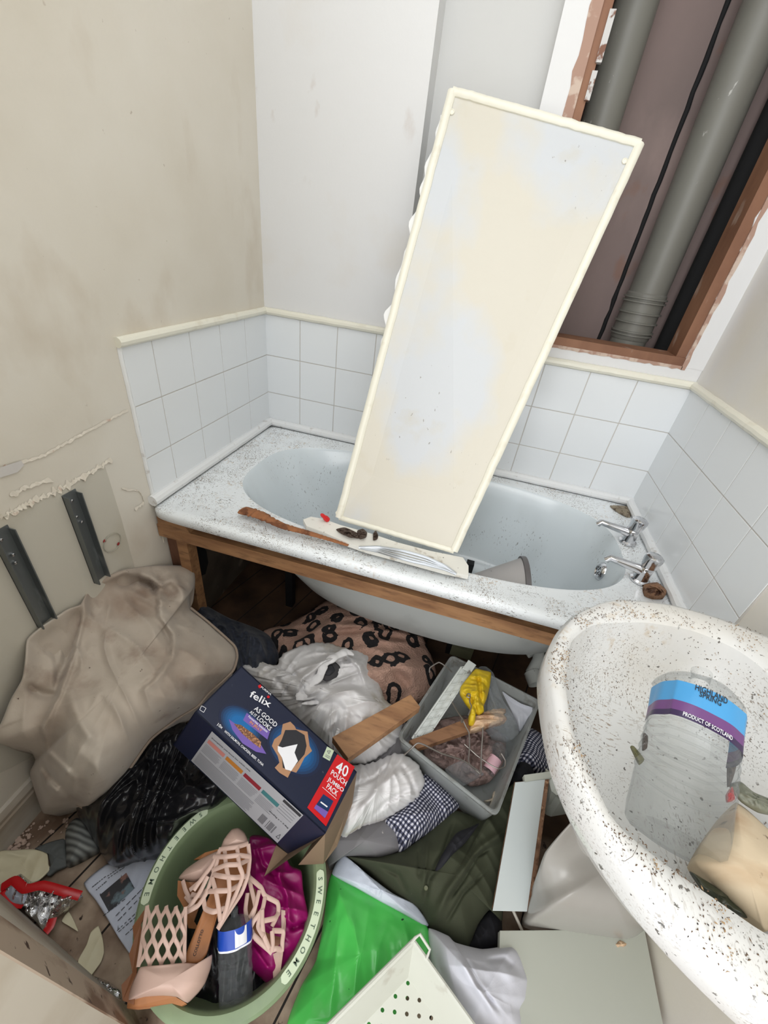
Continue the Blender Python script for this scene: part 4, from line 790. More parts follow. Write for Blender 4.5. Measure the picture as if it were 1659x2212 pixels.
A1.text('AS GOOD', z2(546, 782), z2(676, 890), 1, hgt=.0102); A1.text('AS IT', z2(520, 802), z2(556, 832), 1, hgt=.007); A1.text('LOOKS', z2(563, 838), z2(642, 912), 1, hgt=.0092)
A1.poly([z2(505, 802), z2(643, 915), z2(628, 962), z2(483, 846)], 4, 1)
A1.text('Favourites Selection', z2(512, 828), z2(624, 922), 1, hgt=.005, lay=3); A1.text('IN JELLY', z2(520, 862), z2(590, 918), 5, hgt=.007, lay=3)
A1.text('10x', z2(326, 878), z2(356, 900), 1, hgt=.006); A1.text('WITH SALMON, CHICKEN, BEEF, TUNA', z2(368, 916), z2(600, 1122), 1, hgt=.0055)
A1.poly([z2(x, y) for x, y in [(398, 840), (440, 870), (585, 985), (622, 1048), (560, 1035), (480, 985), (420, 905)]], 4, 1)
A1.poly([z2(x, y) for x, y in [(428, 868), (470, 875), (540, 925), (590, 975), (588, 1015), (545, 985), (480, 930)]], 6, 1.5)
A1.poly([z2(x, y) for x, y in [(720, 870), (765, 855), (790, 880), (800, 900), (868, 915), (880, 1000), (895, 1030), (850, 1070), (820, 1130), (800, 1160), (770, 1150), (750, 1190), (700, 1160), (672, 1130), (700, 1100), (690, 1060), (655, 1000), (670, 960), (710, 930)]], 7, 1)
A1.poly([z2(x, y) for x, y in [(735, 905), (800, 905), (850, 935), (862, 1000), (850, 1050), (800, 1110), (760, 1150), (720, 1130), (715, 1070), (690, 1010), (715, 960)]], 8, 1.4)
A1.poly([z2(x, y) for x, y in [(718, 1010), (760, 1000), (808, 990), (790, 1040), (810, 1090), (770, 1150), (735, 1140), (715, 1070), (690, 1030), (690, 1000)]], 1, 1.8)
A1.poly([z2(x, y) for x, y in [(985, 1003), (1026, 1028), (1000, 1090), (958, 1066)]], 10, 1)
A1.strokes([z2(985, 1030), z2(1005, 1030), z2(995, 1048), z2(985, 1030)], 1.2, 15, 2); A1.strokes([z2(972, 1060), z2(1000, 1076)], 1.2, 15, 2); A1.strokes([z2(976, 1052), z2(1004, 1068)], 1.0, 15, 2)
A1.strokes([z2(236, 760), z2(262, 775), z2(248, 800), z2(224, 784), z2(236, 760)], 1.0, 1, 1)
A1.poly([z2(1046, 1050), z2(1150, 1125), z2(978, 1480), z2(866, 1368)], 2, 1)
A1.text('40', z2(1030, 1150), z2(1100, 1190), 1, hgt=.024); A1.text('POUCH', z2(1004, 1168), z2(1093, 1240), 1, hgt=.0108); A1.text('JUMBO', z2(985, 1205), z2(1078, 1278), 1, hgt=.0108); A1.text('PACK', z2(978, 1250), z2(1040, 1302), 1, hgt=.0108)
A1.strokes([z2(956, 1246), z2(1038, 1316)], 1.0, 1, 2)
A1.poly([z2(962, 1288), z2(1022, 1330), z2(970, 1432), z2(905, 1372)], 17, 2); A1.poly([z2(918, 1350), z2(990, 1395), z2(970, 1432), z2(905, 1372)], 4, 3); A1.strokes([z2(945, 1335), z2(985, 1365)], 3, 1, 3)
A1.mb.build('front_print', FP, carton, smooth=False, label='printed front in navy, blue, purple and red')
A2 = Face(B0, n2)
A2.poly([z2(300, 910), z2(845, 1410), z2(690, 1577), z2(175, 1085)], 9, .5)
A2.text('Complete pet food for adult cats', z2(298, 950), z2(528, 1150), 8, hgt=.006)
e = lambda s, t: z2(175 + (690 - 175) * s + (300 - 175) * t * (1 - s) + (845 - 690) * t * s, 1085 + (1577 - 1085) * s + (910 - 1085) * t * (1 - s) + (1410 - 1577) * t * s)
for (s0, s1, mi) in ((.02, .2, 11), (.22, .40, 12), (.42, .6, 13), (.62, .80, 14)):
    A2.poly([e(s0, .78), e(s1, .78), e(s1, .68), e(s0, .68)], mi, 1)
    for k in range(7): A2.strokes([e(s0, .62 - k * .035), e(s1 - random.random() * .03, .62 - k * .035)], .7, 15, 1)
for k in range(10): A2.strokes([e(.02, .33 - k * .032), e(.6 + random.random() * .05, .33 - k * .032)], .8, 15, 1)
A2.poly([e(.8, .97), e(.99, .97), e(.99, .9), e(.8, .9)], 8, 1)
for k in range(4): A2.strokes([e(.81, .84 - k * .07), e(.97, .84 - k * .07)], .7, 15, 1)
A2.text('40x85g e = 3.4kg', z2(640, 1385), z2(755, 1490), 8, hgt=.007)
for k in range(22):
    s = .745 + k * .0075
    if random.random() > .25: A2.poly([e(s, .30), e(s + .004, .30), e(s + .004, .08), e(s, .08)], 8, 1)
A2.strokes([e(.955, .1), e(.985, .1), e(.97, .22), e(.955, .1)], 1, 8, 1)
A2.mb.build('side_print', FP, carton, smooth=False, label='grey information panel with fine print')

# ================================================================== SMALL CLOTHS
heap('white_cloth', [(748, 1655, .15), (802, 1648, .16), (849, 1628, .18), (874, 1630, .18), (903, 1651, .18), (918, 1688, .17), (900, 1724, .16), (849, 1760, .13), (784, 1785, .12), (740, 1810, .11), (712, 1760, .11), (710, 1690, .12)], (815, 1708, .215), M_white, 'crumpled white cloth between the cat food box and the storage box', 'cloth', roll=.025, q=1.8, nz=(.024, 11, 20, 3.5), rings=48, seg=200, strokes=[([(770, 1760), (820, 1700), (870, 1660)], 9, .014), ([(790, 1775), (840, 1730), (895, 1700)], 6, -.012), ([(868, 1650), (885, 1680), (900, 1720)], 6, -.012), ([(760, 1700), (810, 1680), (840, 1650)], 5, -.012)], skirt=.1, seed=21, rj=4)
heap('grey_garment', [(836, 1770, .10), (866, 1799, .09), (868, 1835, .08), (816, 1856, .07), (746, 1850, .06), (710, 1870, .05), (700, 1816, .07), (745, 1780, .09)], (790, 1815, .125), M_grey, 'mid grey cotton garment between the cat food box and olive shirt', 'clothing', roll=.015, nz=(.008, 7, 0, 3), skirt=.06, seed=22)
heap('grey_garment', [(800, 1648, .13), (850, 1600, .14), (875, 1560, .14), (890, 1600, .14), (880, 1640, .14), (860, 1650, .13)], (850, 1620, .15), M_grey, 'strip of mid grey cloth between timber batten and storage box', 'clothing', roll=.012, nz=(.008, 9, 0, 3), skirt=.06, seed=23)
heap('gingham_shirt', [(920, 1670, .13), (960, 1700, .13), (995, 1735, .11), (978, 1758, .10), (932, 1798, .09), (895, 1822, .08), (863, 1845, .08), (852, 1799, .10), (832, 1772, .12), (875, 1745, .14), (895, 1705, .15)], (915, 1755, .155), M_ging, 'navy and white gingham shirt under the left corner of the storage box', 'shirt', roll=.012, nz=(.014, 9, 60, 3), skirt=.06, seed=24)
heap('gingham_shirt', [(1140, 1570, .14), (1168, 1584, .14), (1184, 1610, .13), (1195, 1668, .12), (1158, 1674, .12), (1112, 1650, .12), (1120, 1600, .13)], (1155, 1625, .165), M_ging, 'navy and white gingham cloth between storage box and white basin', 'shirt', roll=.012, nz=(.012, 9, 60, 3), skirt=.08, seed=25)
heap('olive_shirt', [(749, 1850, .06), (816, 1851, .08), (869, 1838, .09), (915, 1806, .10), (975, 1750, .10), (1041, 1765, .11), (1080, 1720, .13), (1112, 1690, .14), (1118, 1720, .14), (1108, 1780, .13), (1095, 1850, .12), (1088, 1900, .11), (1085, 1990, .08), (1061, 1962, .09), (1034, 1995, .09), (1011, 2048, .08), (975, 2045, .07), (925, 2005, .06), (905, 1970, .06), (849, 1935, .05), (795, 1885, .05)], (985, 1890, .145), M_olive, 'dark olive green shirt spread below the storage box', 'shirt', roll=.012, q=1.8, nz=(.012, 6, 50, 5), strokes=[([(1100, 1790), (1040, 1830), (970, 1920), (940, 1990)], 10, .016), ([(1060, 1830), (1030, 1850), (1000, 1900), (965, 1950)], 5, -.014), ([(985, 1770), (960, 1840), (925, 1900), (915, 1960)], 7, -.016), ([(925, 1810), (920, 1870), (915, 1920)], 4, .010), ([(905, 1830), (905, 1900)], 4, -.008), ([(1050, 1880), (1000, 1930), (960, 2000)], 5, -.01), ([(820, 1870), (860, 1890), (880, 1930)], 6, -.01)], skirt=.05, rings=60, seg=260, seed=26)
heap('black_cloth', [(1005, 2048, .06), (1031, 1996, .07), (1061, 1964, .07), (1084, 1985, .06), (1082, 2040, .05), (1045, 2060, .05)], (1052, 2015, .085), M_black2, 'black cloth under the lower hem of the olive shirt', 'cloth', roll=.012, nz=(.012, 12, 30, 3), skirt=.05, seed=27, seg=90, rings=20)
heap('black_cloth', [(1112, 1668, .15), (1125, 1645, .15), (1145, 1648, .15), (1154, 1668, .15), (1150, 1680, .14), (1128, 1690, .14), (1112, 1700, .14)], (1133, 1670, .165), M_black2, 'small black cloth wedged right of the storage box', 'cloth', roll=.012, nz=(.01, 14, 30, 3), skirt=.07, seed=28, seg=70, rings=16)
heap('dark_crease_strip', [(955, 1845, .15), (985, 1800, .15), (1020, 1785, .148), (1036, 1778, .145), (1010, 1815, .155), (975, 1850, .155), (945, 1890, .15), (940, 1878, .15)], (985, 1825, .162), M_black2, 'dark navy strip put in for a dark crease of the olive shirt', 'cloth', roll=.006, nz=(.006, 14, 30, 3), skirt=.01, seed=29, seg=80, rings=14)  # added strip: the dark crease of the olive shirt put into colour
osh = next(o for o in COL.objects if o.name == 'olive_shirt')
for u, v in ((920, 1918), (932, 1888)):
    p = hz(u, v, .14); MB().lathe([(0, .003), (.004, .003), (.005, .0015), (.005, 0)], frame(p, (0, -.2, 1)), 12).build('button', mat('olive_button', srgb(96, 98, 72), .4), osh)
heap('white_shirt', [(926, 2005, .09), (968, 2021, .11), (984, 2036, .11), (1041, 2050, .11), (1107, 2043, .11), (1127, 2068, .11), (1141, 2114, .11), (1137, 2157, .11), (1125, 2182, .11), (1132, 2235, .10), (1080, 2260, .1), (1000, 2255, .1), (972, 2190, .1), (945, 2110, .1), (932, 2050, .1)], (1050, 2140, .16), M_white2, 'white cotton cloth with a brown stained edge, lying beside the perforated basket', 'cloth', roll=.015, q=1.8, nz=(.026, 9, 115, 4), strokes=[([(985, 2045), (1010, 2100), (1050, 2160), (1080, 2210)], 10, .014), ([(1000, 2060), (1030, 2120), (1075, 2180)], 5, -.012), ([(1050, 2075), (1090, 2070), (1110, 2090)], 7, -.008)], skirt=.08, rings=50, seg=220, seed=30)

# green plastic sack
gs = heap('green_plastic_sack', [(718, 1885, .05), (770, 1912, .06), (820, 1940, .07), (870, 1968, .07), (922, 2000, .08), (930, 2040, .08), (900, 2110, .08), (860, 2190, .08), (820, 2260, .07), (640, 2260, .05), (620, 2212, .04), (650, 2131, .04), (683, 2074, .04), (700, 1981, .04), (706, 1925, .04)], (780, 2060, .10), M_green, 'bright green plastic sack with white top strip beside the round tub', 'plastic sack', roll=.008, nz=(.014, 9, 30, 3), skirt=.03, seed=31, rings=46, seg=200)
ws = [(739, 1846), (770, 1868), (799, 1893), (849, 1930), (895, 1953), (915, 1978), (926, 1998), (918, 2001), (870, 1973), (820, 1946), (770, 1917), (717, 1888)]
heap('white_top_strip', [(u, v, .078 - .02 * (u < 760)) for u, v in ws], (822, 1922, .085), M_bagw, parent=gs, roll=.004, nz=(.003, 20, 0, 2), skirt=.006, seg=140, rings=14)

# perforated basket
zb = .19
def bq(u, v, z): return hz(u, v, z)
corner = hz(893, 2034, zb); dl = (hz(722, 2205, zb) - corner).normalized(); dr = (hz(1015, 2205, zb) - corner).normalized()
bk = thing('perforated_basket', corner + dl * .1 + dr * .1 - Vector((0, 0, .07)), 'cream plastic basket with round holes at the bottom edge of the photo', 'basket')
LL, LR = .34, .26
def bp(a, b, z): return corner + dl * a + dr * b + Vector((0, 0, z))
def wall(mb, a, b, th=.002):
    mb.hexa([a[0], a[1], b[1], b[0]], [a[0] + Vector((0, 0, .0)) + th_ for a, th_ in ((a, Vector((0, 0, 0))),)][:0] or [a[0] + (dl + dr) * th, a[1] + (dl + dr) * th, b[1] + (dl + dr) * th, b[0] + (dl + dr) * th])
wm = MB(); it = .03; dz = -.06
rimc = [bp(0, 0, 0), bp(LL, 0, 0), bp(LL, LR, 0), bp(0, LR, 0)]; lowc = [bp(it, it, dz), bp(LL - it, it, dz), bp(LL - it, LR - it, dz), bp(it, LR - it, dz)]
for i in range(4):
    j = (i + 1) % 4; inn = ((rimc[0] + rimc[2]) / 2 - (rimc[i] + rimc[j]) / 2).normalized() * .002
    wm.hexa([rimc[i], rimc[j], lowc[j], lowc[i]], [rimc[i] + inn, rimc[j] + inn, lowc[j] + inn, lowc[i] + inn])
wm.build('basket_wall', M_bask, bk, smooth=False)
rm = MB()
for i in range(4):
    j = (i + 1) % 4; rm.tube([rimc[i], rimc[j]], .005, 8)
rm.tube([bp(.012 + .0, .0, 0), bp(-.005, -.002, .006), bp(-.016, .0, .008), bp(-.014, .028, .008), bp(.0, .034, .004)], .003, 8)
rm.build('basket_rim', M_bask, bk)
# base with holes: grid of squares each with an octagonal hole
V = []; F = []; ca, cbn = 18, 13
for i in range(ca):
    for j in range(cbn):
        a0_, a1_ = it + (LL - 2 * it) * i / ca, it + (LL - 2 * it) * (i + 1) / ca; b0_, b1_ = it + (LR - 2 * it) * j / cbn, it + (LR - 2 * it) * (j + 1) / cbn
        am, bm_ = (a0_ + a1_) / 2, (b0_ + b1_) / 2; k = len(V); n8 = 16
        if (i + j) % 2: V += [bp(a0_, b0_, dz), bp(a1_, b0_, dz), bp(a1_, b1_, dz), bp(a0_, b1_, dz)]; F.append([k, k + 1, k + 2, k + 3]); continue
        sq = []
        for q in range(n8):
            t = 2 * math.pi * q / n8; c_, s_ = math.cos(t), math.sin(t); m_ = max(abs(c_), abs(s_)); sq.append((am + (a1_ - a0_) / 2 * c_ / m_, bm_ + (b1_ - b0_) / 2 * s_ / m_))
        V += [bp(x, y, dz) for x, y in sq]; V += [bp(am + .0034 * math.cos(2 * math.pi * q / n8), bm_ + .0034 * math.sin(2 * math.pi * q / n8), dz) for q in range(n8)]
        F += [[k + q, k + (q + 1) % n8, k + n8 + (q + 1) % n8, k + n8 + q] for q in range(n8)]
mesh('basket_base', V, F, M_bask, bk, smooth=False, label='flat base with a grid of round holes')

# boards bottom right
wp = [hz(*p) for p in [(1080, 2010, .12), (1565, 2072, .12), (1640, 2300, .12), (1072, 2300, .12)]]
for p in wp: p.x = min(p.x, 1.525)
MB().hexa([p - Vector((0, 0, .018)) for p in wp[::-1]], wp[::-1], 0, .001).build('white_board', M_lam2, label='large flat pale board at the bottom right under the basin', cat='board', smooth=False)
cbx = thing('chipboard_unit', hz(1140, 1830, .05), 'broken white laminated chipboard cabinet piece between olive shirt and pedestal', 'board')
F_ = [hz(*p) for p in [(1113, 1690, .24), (1177, 1684, .24), (1138, 1969, .14)]]; F_.append(F_[0] + (F_[2] - F_[1]) * .96 + (F_[0] - F_[1]) * .02)
nb = (F_[2] - F_[0]).cross(F_[1] - F_[0]).normalized(); nb = nb if nb.z > 0 else -nb
lo = [p - nb * .001 for p in F_]
MB().prism([p + nb * .0008 for p in F_], -nb * .0016).build('white_face', M_lam, cbx, smooth=False)
E_ = F_[:]; ce = (F_[1] - F_[0]).normalized() * .014
MB().prism([F_[0] - nb * .001 + ce * .4, F_[1] - nb * .001 + ce * .9, F_[2] - nb * .001 + ce, F_[3] - nb * .001 + ce * .4], -nb * .017).build('chipboard_core', M_chip, cbx, smooth=False)
F2 = [hz(*p) for p in [(1187, 1680, .245), (1195, 1665, .26), (1228, 1702, .26), (1240, 1726, .235), (1208, 1722, .22), (1206, 1738, .20), (1225, 1745, .19), (1262, 1752, .20), (1190, 1762, .14), (1178, 1758, .14)]]
MB().prism([hz(*p) for p in [(1132, 1674, .25), (1190, 1666, .25), (1192, 1680, .245), (1134, 1688, .245)]], (0, 0, -.015)).build('end_strip', M_lam2, cbx, smooth=False)
G = [hz(*p) for p in [(1190, 1668, .25), (1228, 1702, .25), (1203, 1718, .22), (1212, 1729, .20), (1242, 1727, .20), (1262, 1752, .19), (1190, 1764, .12), (1180, 1760, .12)]]
MB().prism(G, (-.012, .008, -.004)).build('end_board', M_lam2, cbx, smooth=False, label='end board with a round cut-out')
MB().prism([hz(*p) for p in [(1180, 1588, .16), (1205, 1590, .16), (1262, 1760, .16), (1215, 1740, .16), (1196, 1670, .16)]], (0, 0, -.012)).build('blue_white_board', mat('bluish_board', srgb(196, 208, 216), .5), label='bluish white board half hidden between gingham cloth and basin', cat='board', smooth=False)
MB().tube([hz(1103, 1955, .10), hz(1133, 2022, .09)], .0035, 8).build('white_stick', mat('white_stick', srgb(210, 204, 192), .5), label='thin white stick below the chipboard piece', cat='stick')
MB().tube([hz(1408, 2027, .05), hz(1450, 2042, .05)], .003, 6).build('wood_splinter', M_split, label='thin pale splinter on the floor under the basin', cat='stick')
heap('wood_scrap', [(1318, 2040, .1), (1340, 2028, .11), (1362, 2036, .11), (1360, 2048, .1), (1330, 2050, .1)], (1342, 2040, .12), M_split, 'small brown scrap of wood at the foot of the pedestal', 'wood', roll=.005, nz=(.005, 30, 0, 1), skirt=.02, seg=40, rings=8)

# ================================================================== STORAGE BOX
zs = .225
rc = [hz(976, 1415, zs), hz(1167, 1514, zs), hz(1073, 1763, zs), hz(859, 1592, zs)]
cc = sum(rc, Vector()) / 4
sb = thing('storage_box', cc - Vector((0, 0, .14)), 'open cloudy clear plastic storage box full of junk', 'storage box')
def rring(sc, dz, rad=.02, n=64):
    out = []; C4 = [cc + (p - cc) * sc for p in rc]
    for k in range(4):
        p = C4[k]; a_ = (C4[k - 1] - p).normalized(); b_ = (C4[(k + 1) % 4] - p).normalized()
        for j in range(n // 4):
            t = j / (n // 4 - 1); A_ = p + a_ * rad; B_ = p + b_ * rad; q = A_.lerp(p, t).lerp(p.lerp(B_, t), t); out.append(q + Vector((0, 0, dz)))
    return out
V, F = loft([rring(1.0, -.006), rring(1.01, -.008), rring(1.01, .0), rring(.985, .002), rring(.965, .0), rring(.96, -.006), rring(.88, -.128), rring(.3, -.132), rring(.01, -.132)], 64)
mesh('box_shell', V, F, M_box, sb)
V, F = loft([rring(.99, -.007), rring(.90, -.134), rring(.3, -.137), rring(.01, -.137)], 64)
mesh('box_outer', V, [f[::-1] for f in F], M_box, sb)
def bz(x, y): return (800 + x / 3.687, 1350 + y / 3.687)
def bzz(x, y, z): u, v = bz(x, y); return hz(u, v, z)
heap('brown_packing', [(*bz(x, y), .115) for x, y in [(540, 760), (760, 720), (950, 800), (1080, 900), (1060, 1100), (950, 1250), (800, 1280), (600, 1150), (430, 1050), (430, 900)]], (*bz(760, 980), .14), M_pinkf, 'dirty pinkish fluff at the bottom of the storage box', 'fluff', roll=.012, nz=(.03, 26, 0, 1), skirt=.01, seg=100, rings=24, seed=41)
g_ = thing('white_plastic_tray', bzz(560, 620, .18), 'long white ribbed plastic tray strip standing in the storage box', 'plastic strip')
T4 = [bzz(725, 335, .27), bzz(838, 320, .27), bzz(475, 870, .20), bzz(332, 905, .20)]
MB().prism([bzz(725, 345, .262), bzz(825, 335, .262), bzz(470, 865, .196), bzz(345, 895, .196)], (0, 0, -.003)).build('tray_floor', M_pvc, g_, smooth=False)
rr_ = MB(); rr_.tube([bzz(725, 335, .27), bzz(332, 905, .20)], .0028, 6).tube([bzz(838, 320, .265), bzz(475, 870, .198)], .0022, 6).tube([bzz(770, 350, .268), bzz(400, 895, .2)], .0012, 5)
for k in range(9):
    t = k / 8; a_ = Vector((*bz(725, 335), .268)).lerp(Vector((*bz(335, 905), .199)), t); b_ = Vector((*bz(838, 320), .268)).lerp(Vector((*bz(475, 870), .199)), t); rr_.tube([hz(*a_), hz(*b_)], .0013, 5)
rr_.build('tray_ribs', M_pvc, g_)
MB().prism([bzz(738, 340, .275), bzz(782, 278, .28), bzz(842, 318, .28), bzz(805, 375, .275)], (0, 0, -.006)).build('end_block', M_pvc, g_, smooth=False)
w_ = MB().hexa([p - Vector((0, 0, .02)) for p in (bzz(310, 920, .20), bzz(780, 740, .225), bzz(830, 830, .225), bzz(375, 985, .2))], [bzz(310, 920, .20), bzz(780, 740, .225), bzz(830, 830, .225), bzz(375, 985, .2)], 0, .001)
sw = thing('splintered_timber', bzz(700, 840, .19), 'brown timber stick with a pale splintered end lying across the storage box', 'timber')
w_.build('timber_length', mat('brown_stick', srgb(136, 98, 68), .7, blots=[(14, .5, .65, srgb(100, 66, 44), (1, 4, 1))]), sw, smooth=False)
heap('splintered_end', [(*bz(x, y), .225) for x, y in [(820, 740), (880, 700), (980, 670), (1070, 665), (1080, 690), (1060, 710), (1085, 735), (1078, 765), (960, 800), (850, 835), (790, 840)]], (*bz(930, 755), .238), M_split, parent=sw, roll=.006, nz=(.012, 30, 105, 6), skirt=.018, seg=110, rings=20, seed=43, rj=1.5)
heap('yellow_glove', [(*bz(x, y), z) for x, y, z in [(840, 348, .27), (900, 360, .27), (962, 378, .27), (955, 470, .26), (930, 580, .25), (905, 640, .25), (905, 690, .25), (870, 712, .245), (835, 700, .245), (836, 770, .24), (815, 802, .235), (785, 790, .235), (782, 740, .24), (795, 670, .25), (760, 620, .25), (715, 545, .25), (720, 490, .26), (790, 400, .27)]], (*bz(850, 520), .28), M_yel, 'yellow rubber glove draped over junk in the storage box', 'glove', roll=.008, nz=(.010, 22, 100, 3), strokes=[([bz(850, 370), bz(870, 480), bz(880, 600), bz(900, 680)], 4, -.012), ([bz(740, 540), bz(800, 590), bz(850, 690)], 3, -.01)], skirt=.008, seg=150, rings=30, seed=44)
def wire(P, label, r=.0021):
    P = spline([(*bz(x, y), z) for x, y, z in P], 70, False); MB().tube([hz(*p) for p in P], r, 6).build('wire_hanger', mat('rusty_wire', srgb(130, 124, 118), .35, .5), label=label, cat='wire hanger')
wire([(270, 1035, .235), (320, 990, .24), (375, 940, .25), (430, 955, .248), (560, 1020, .235), (740, 1080, .215), (870, 1170, .2), (880, 1185, .2), (885, 1000, .22), (895, 850, .23), (890, 760, .235)], 'bent grey wire hanger hooked over the near left rim of the storage box')
wire([(620, 560, .22), (700, 700, .24), (740, 760, .245), (725, 780, .245), (730, 745, .245), (760, 810, .24), (785, 860, .235), (790, 960, .22), (785, 1100, .2), (870, 1185, .2)], 'thin wire hanger crossing the timber stick in the storage box')
wire([(775, 385, .275), (790, 365, .28), (800, 390, .28)], 'short wire hook above the yellow glove', .0018)
wire([(790, 580, .285), (768, 570, .285), (775, 548, .285), (795, 555, .285), (790, 610, .28), (805, 650, .275), (780, 720, .265)], 'dark wire hook lying on the yellow glove', .0018)
wire([(750, 950, .2), (850, 1040, .195), (950, 1110, .19), (1020, 1145, .19), (1070, 1130, .19), (1075, 1080, .195), (1040, 1020, .2), (1030, 1050, .2)], 'wire hanger with a round hook around the pink labelled bottle', .0018)
wire([(470, 380, .23), (475, 340, .24), (545, 298, .25), (600, 330, .245), (650, 375, .23)], 'wire hook sticking out over the far left rim of the storage box')
p0, p1 = bzz(960, 1130, .15), bzz(1035, 1000, .165)
pb = thing('pink_label_bottle', bzz(980, 1090, .13), 'small clear bottle with a pale pink label in the storage box', 'bottle')
rr2 = pxr(26, p0); d_ = (p1 - p0).normalized()
MB().lathe([(0, 0), (rr2, .002), (rr2, .06), (rr2 * 1.35, .064), (rr2 * 1.4, .075), (rr2 * 1.1, .085), (0, .087)], frame(p0 - d_ * .02, d_), 24).build('bottle_body', M_clear, pb)
MB().lathe([(rr2 * 1.03, .008), (rr2 * 1.03, .048)], frame(p0 - d_ * .02, d_), 24).build('pink_label', M_pink, pb)
MB().lathe([(rr2 * 1.9, .0), (rr2 * 1.95, .02), (rr2 * 1.7, .04), (rr2 * .9, .05), (0, .052)], frame(bzz(1010, 990, .14), (.2, .1, 1)), 28).build('clear_dome_lid', M_clear, label='clear round plastic lid at the right side of the storage box', cat='lid')
heap('clear_plastic_bag', [(*bz(x, y), z) for x, y, z in [(860, 340, .235), (920, 330, .24), (980, 380, .24), (1010, 470, .235), (1060, 600, .22), (1150, 740, .2), (1190, 860, .18), (1100, 930, .17), (980, 900, .17), (920, 820, .18), (930, 640, .22), (950, 480, .24)]], (*bz(1020, 720, ), .23), M_film, 'crinkled clear plastic packaging behind the yellow glove', 'plastic packaging', roll=.01, nz=(.02, 16, 60, 2), skirt=.01, seg=110, rings=24, seed=46)
heap('clear_plastic_tray', [(*bz(x, y), z) for x, y, z in [(600, 1140, .16), (740, 1080, .17), (900, 1180, .16), (890, 1200, .15), (730, 1280, .15), (620, 1190, .15)]], (*bz(750, 1180), .165), M_film, 'flat clear plastic wrapper at the near side of the storage box', 'plastic packaging', roll=.004, nz=(.006, 20, 60, 2), skirt=.006, seg=80, rings=14, seed=47)
sheet('printed_leaflet', [bz(*p) + (z,) for p, z in [((1050, 530), .20), ((1110, 570), .20), ((1200, 625), .2), ((1305, 665), .2), ((1260, 740), .18), ((1190, 850), .15), ((1140, 720), .17)]], .2, mat('printed_leaflet', srgb(196, 198, 206), .8), 'folded white printed leaflet in the right corner of the storage box', 'leaflet', amp=.003, seed=48)
lf = Face(hz(*bz(1200, 700), .205), (0, 0, 1))
for k in range(9): lf.strokes([bz(1150 + k * 12, 700 - k * 8), bz(1150 + k * 12 + 25, 700 - k * 8 - 40 + k * 4)], .7, 0)
heap('rope_scrap', [(*bz(x, y), .118) for x, y in [(905, 1400), (940, 1390), (975, 1370), (978, 1330), (995, 1322), (1008, 1350), (995, 1400), (965, 1445), (950, 1440), (960, 1405), (930, 1410)]], (*bz(972, 1392), .125), mat('frayed_rope', srgb(206, 194, 176), .9, bump=[(100, .6, .004)]), 'frayed pale rope scrap at the near corner of the storage box', 'rope', roll=.004, nz=(.004, 60, 0, 1), skirt=.006, seg=80, rings=12)
heap('white_scrap', [(*bz(x, y), .13) for x, y in [(790, 1080), (840, 1010), (930, 990), (900, 1080), (850, 1115)]], (*bz(855, 1055), .133), M_paper, 'small white paper scrap at the middle of the storage box', 'paper', roll=.002, nz=(.004, 30, 0, 1), skirt=.002, seg=50, rings=8)

# ================================================================== ROUND TUB
tc_, tr_, tz = Vector((.618, -1.343, 0)), .195, .15
tb = thing('round_plastic_tub', tc_, 'round sage green plastic tub holding sandals and an empty bottle', 'tub')
MB().lathe([(0, .004), (.135, .004), (.142, .01), (.168, tz - .03), (.171, tz - .012), (.188, tz - .012), (tr_, tz - .016), (tr_ + .001, tz - .004), (tr_ - .004, tz)], frame(tc_, (0, 0, 1)), 96).build('tub_outside', M_tub, tb)
MB().lathe([(tr_ - .004, tz), (tr_ - .012, tz + .002), (tr_ - .021, tz + .0015), (tr_ - .026, tz - .004), (.166, tz - .012), (.163, tz - .03), (.137, .014), (.13, .008), (0, .008)], frame(tc_, (0, 0, 1)), 96).build('tub_inside', M_tub, tb)
def angp(u, v): p = hz(u, v, tz) - tc_; return math.atan2(p.y, p.x)
def arcband(q0, q1, name, r0=tr_ - .0215, r1=tr_ - .0045):
    V = []; F = []; n = 60; rm_ = (r0 + r1) / 2; hw = (r1 - r0) / 2; L = abs(q1 - q0) * rm_
    for i in range(n + 1):
        t = i / n; s = t * L; e_ = min(s, L - s); w = hw * (math.sqrt(max(0, 1 - (1 - min(1, e_ / hw)) ** 2))); q = q0 + (q1 - q0) * t
        for r in (rm_ - w, rm_ + w): V.append(tc_ + Vector((r * math.cos(q), r * math.sin(q), tz + .0030)))
    for i in range(n): F.append([2 * i, 2 * i + 1, 2 * i + 3, 2 * i + 2])
    mesh(name, V, F, M_tubband, tb, smooth=False)
def arctext(s, q0, q1, sgn, name):
    mb = MB()
    for k, ch in enumerate(s):
        q = q0 + (q1 - q0) * (k + .5) / len(s); V, F, x0, x1, y0, y1 = text_geo(ch); sc = .0135
        out = Vector((math.cos(q), math.sin(q), 0)); d = Vector((-math.sin(q), math.cos(q), 0)) * (1 if q1 > q0 else -1); up = Vector((0, 0, 1)).cross(d)
        c_ = tc_ + out * (tr_ - .013) + Vector((0, 0, tz + .0036))
        mb.add([c_ + d * (v.x - (x0 + x1) / 2) * sc + up * (v.y - (y0 + y1) / 2) * sc for v in V], F)
    mb.build(name, M_tubtxt, tb, smooth=False)
qa, qb = angp(450, 1752), angp(322, 1955)
qb = qb if qb > qa else qb + 2 * math.pi
arcband(qa, qb, 'lettering_band'); arctext('SWEETHOME', qa + .04, qb - .04, 1, 'rim_lettering')
qa, qb = angp(695, 1878), angp(620, 2148)
qb = qb if qb < qa else qb - 2 * math.pi
arcband(qa, qb, 'lettering_band'); arctext('SWEETHOME', qa - .04, qb + .04, -1, 'rim_lettering')
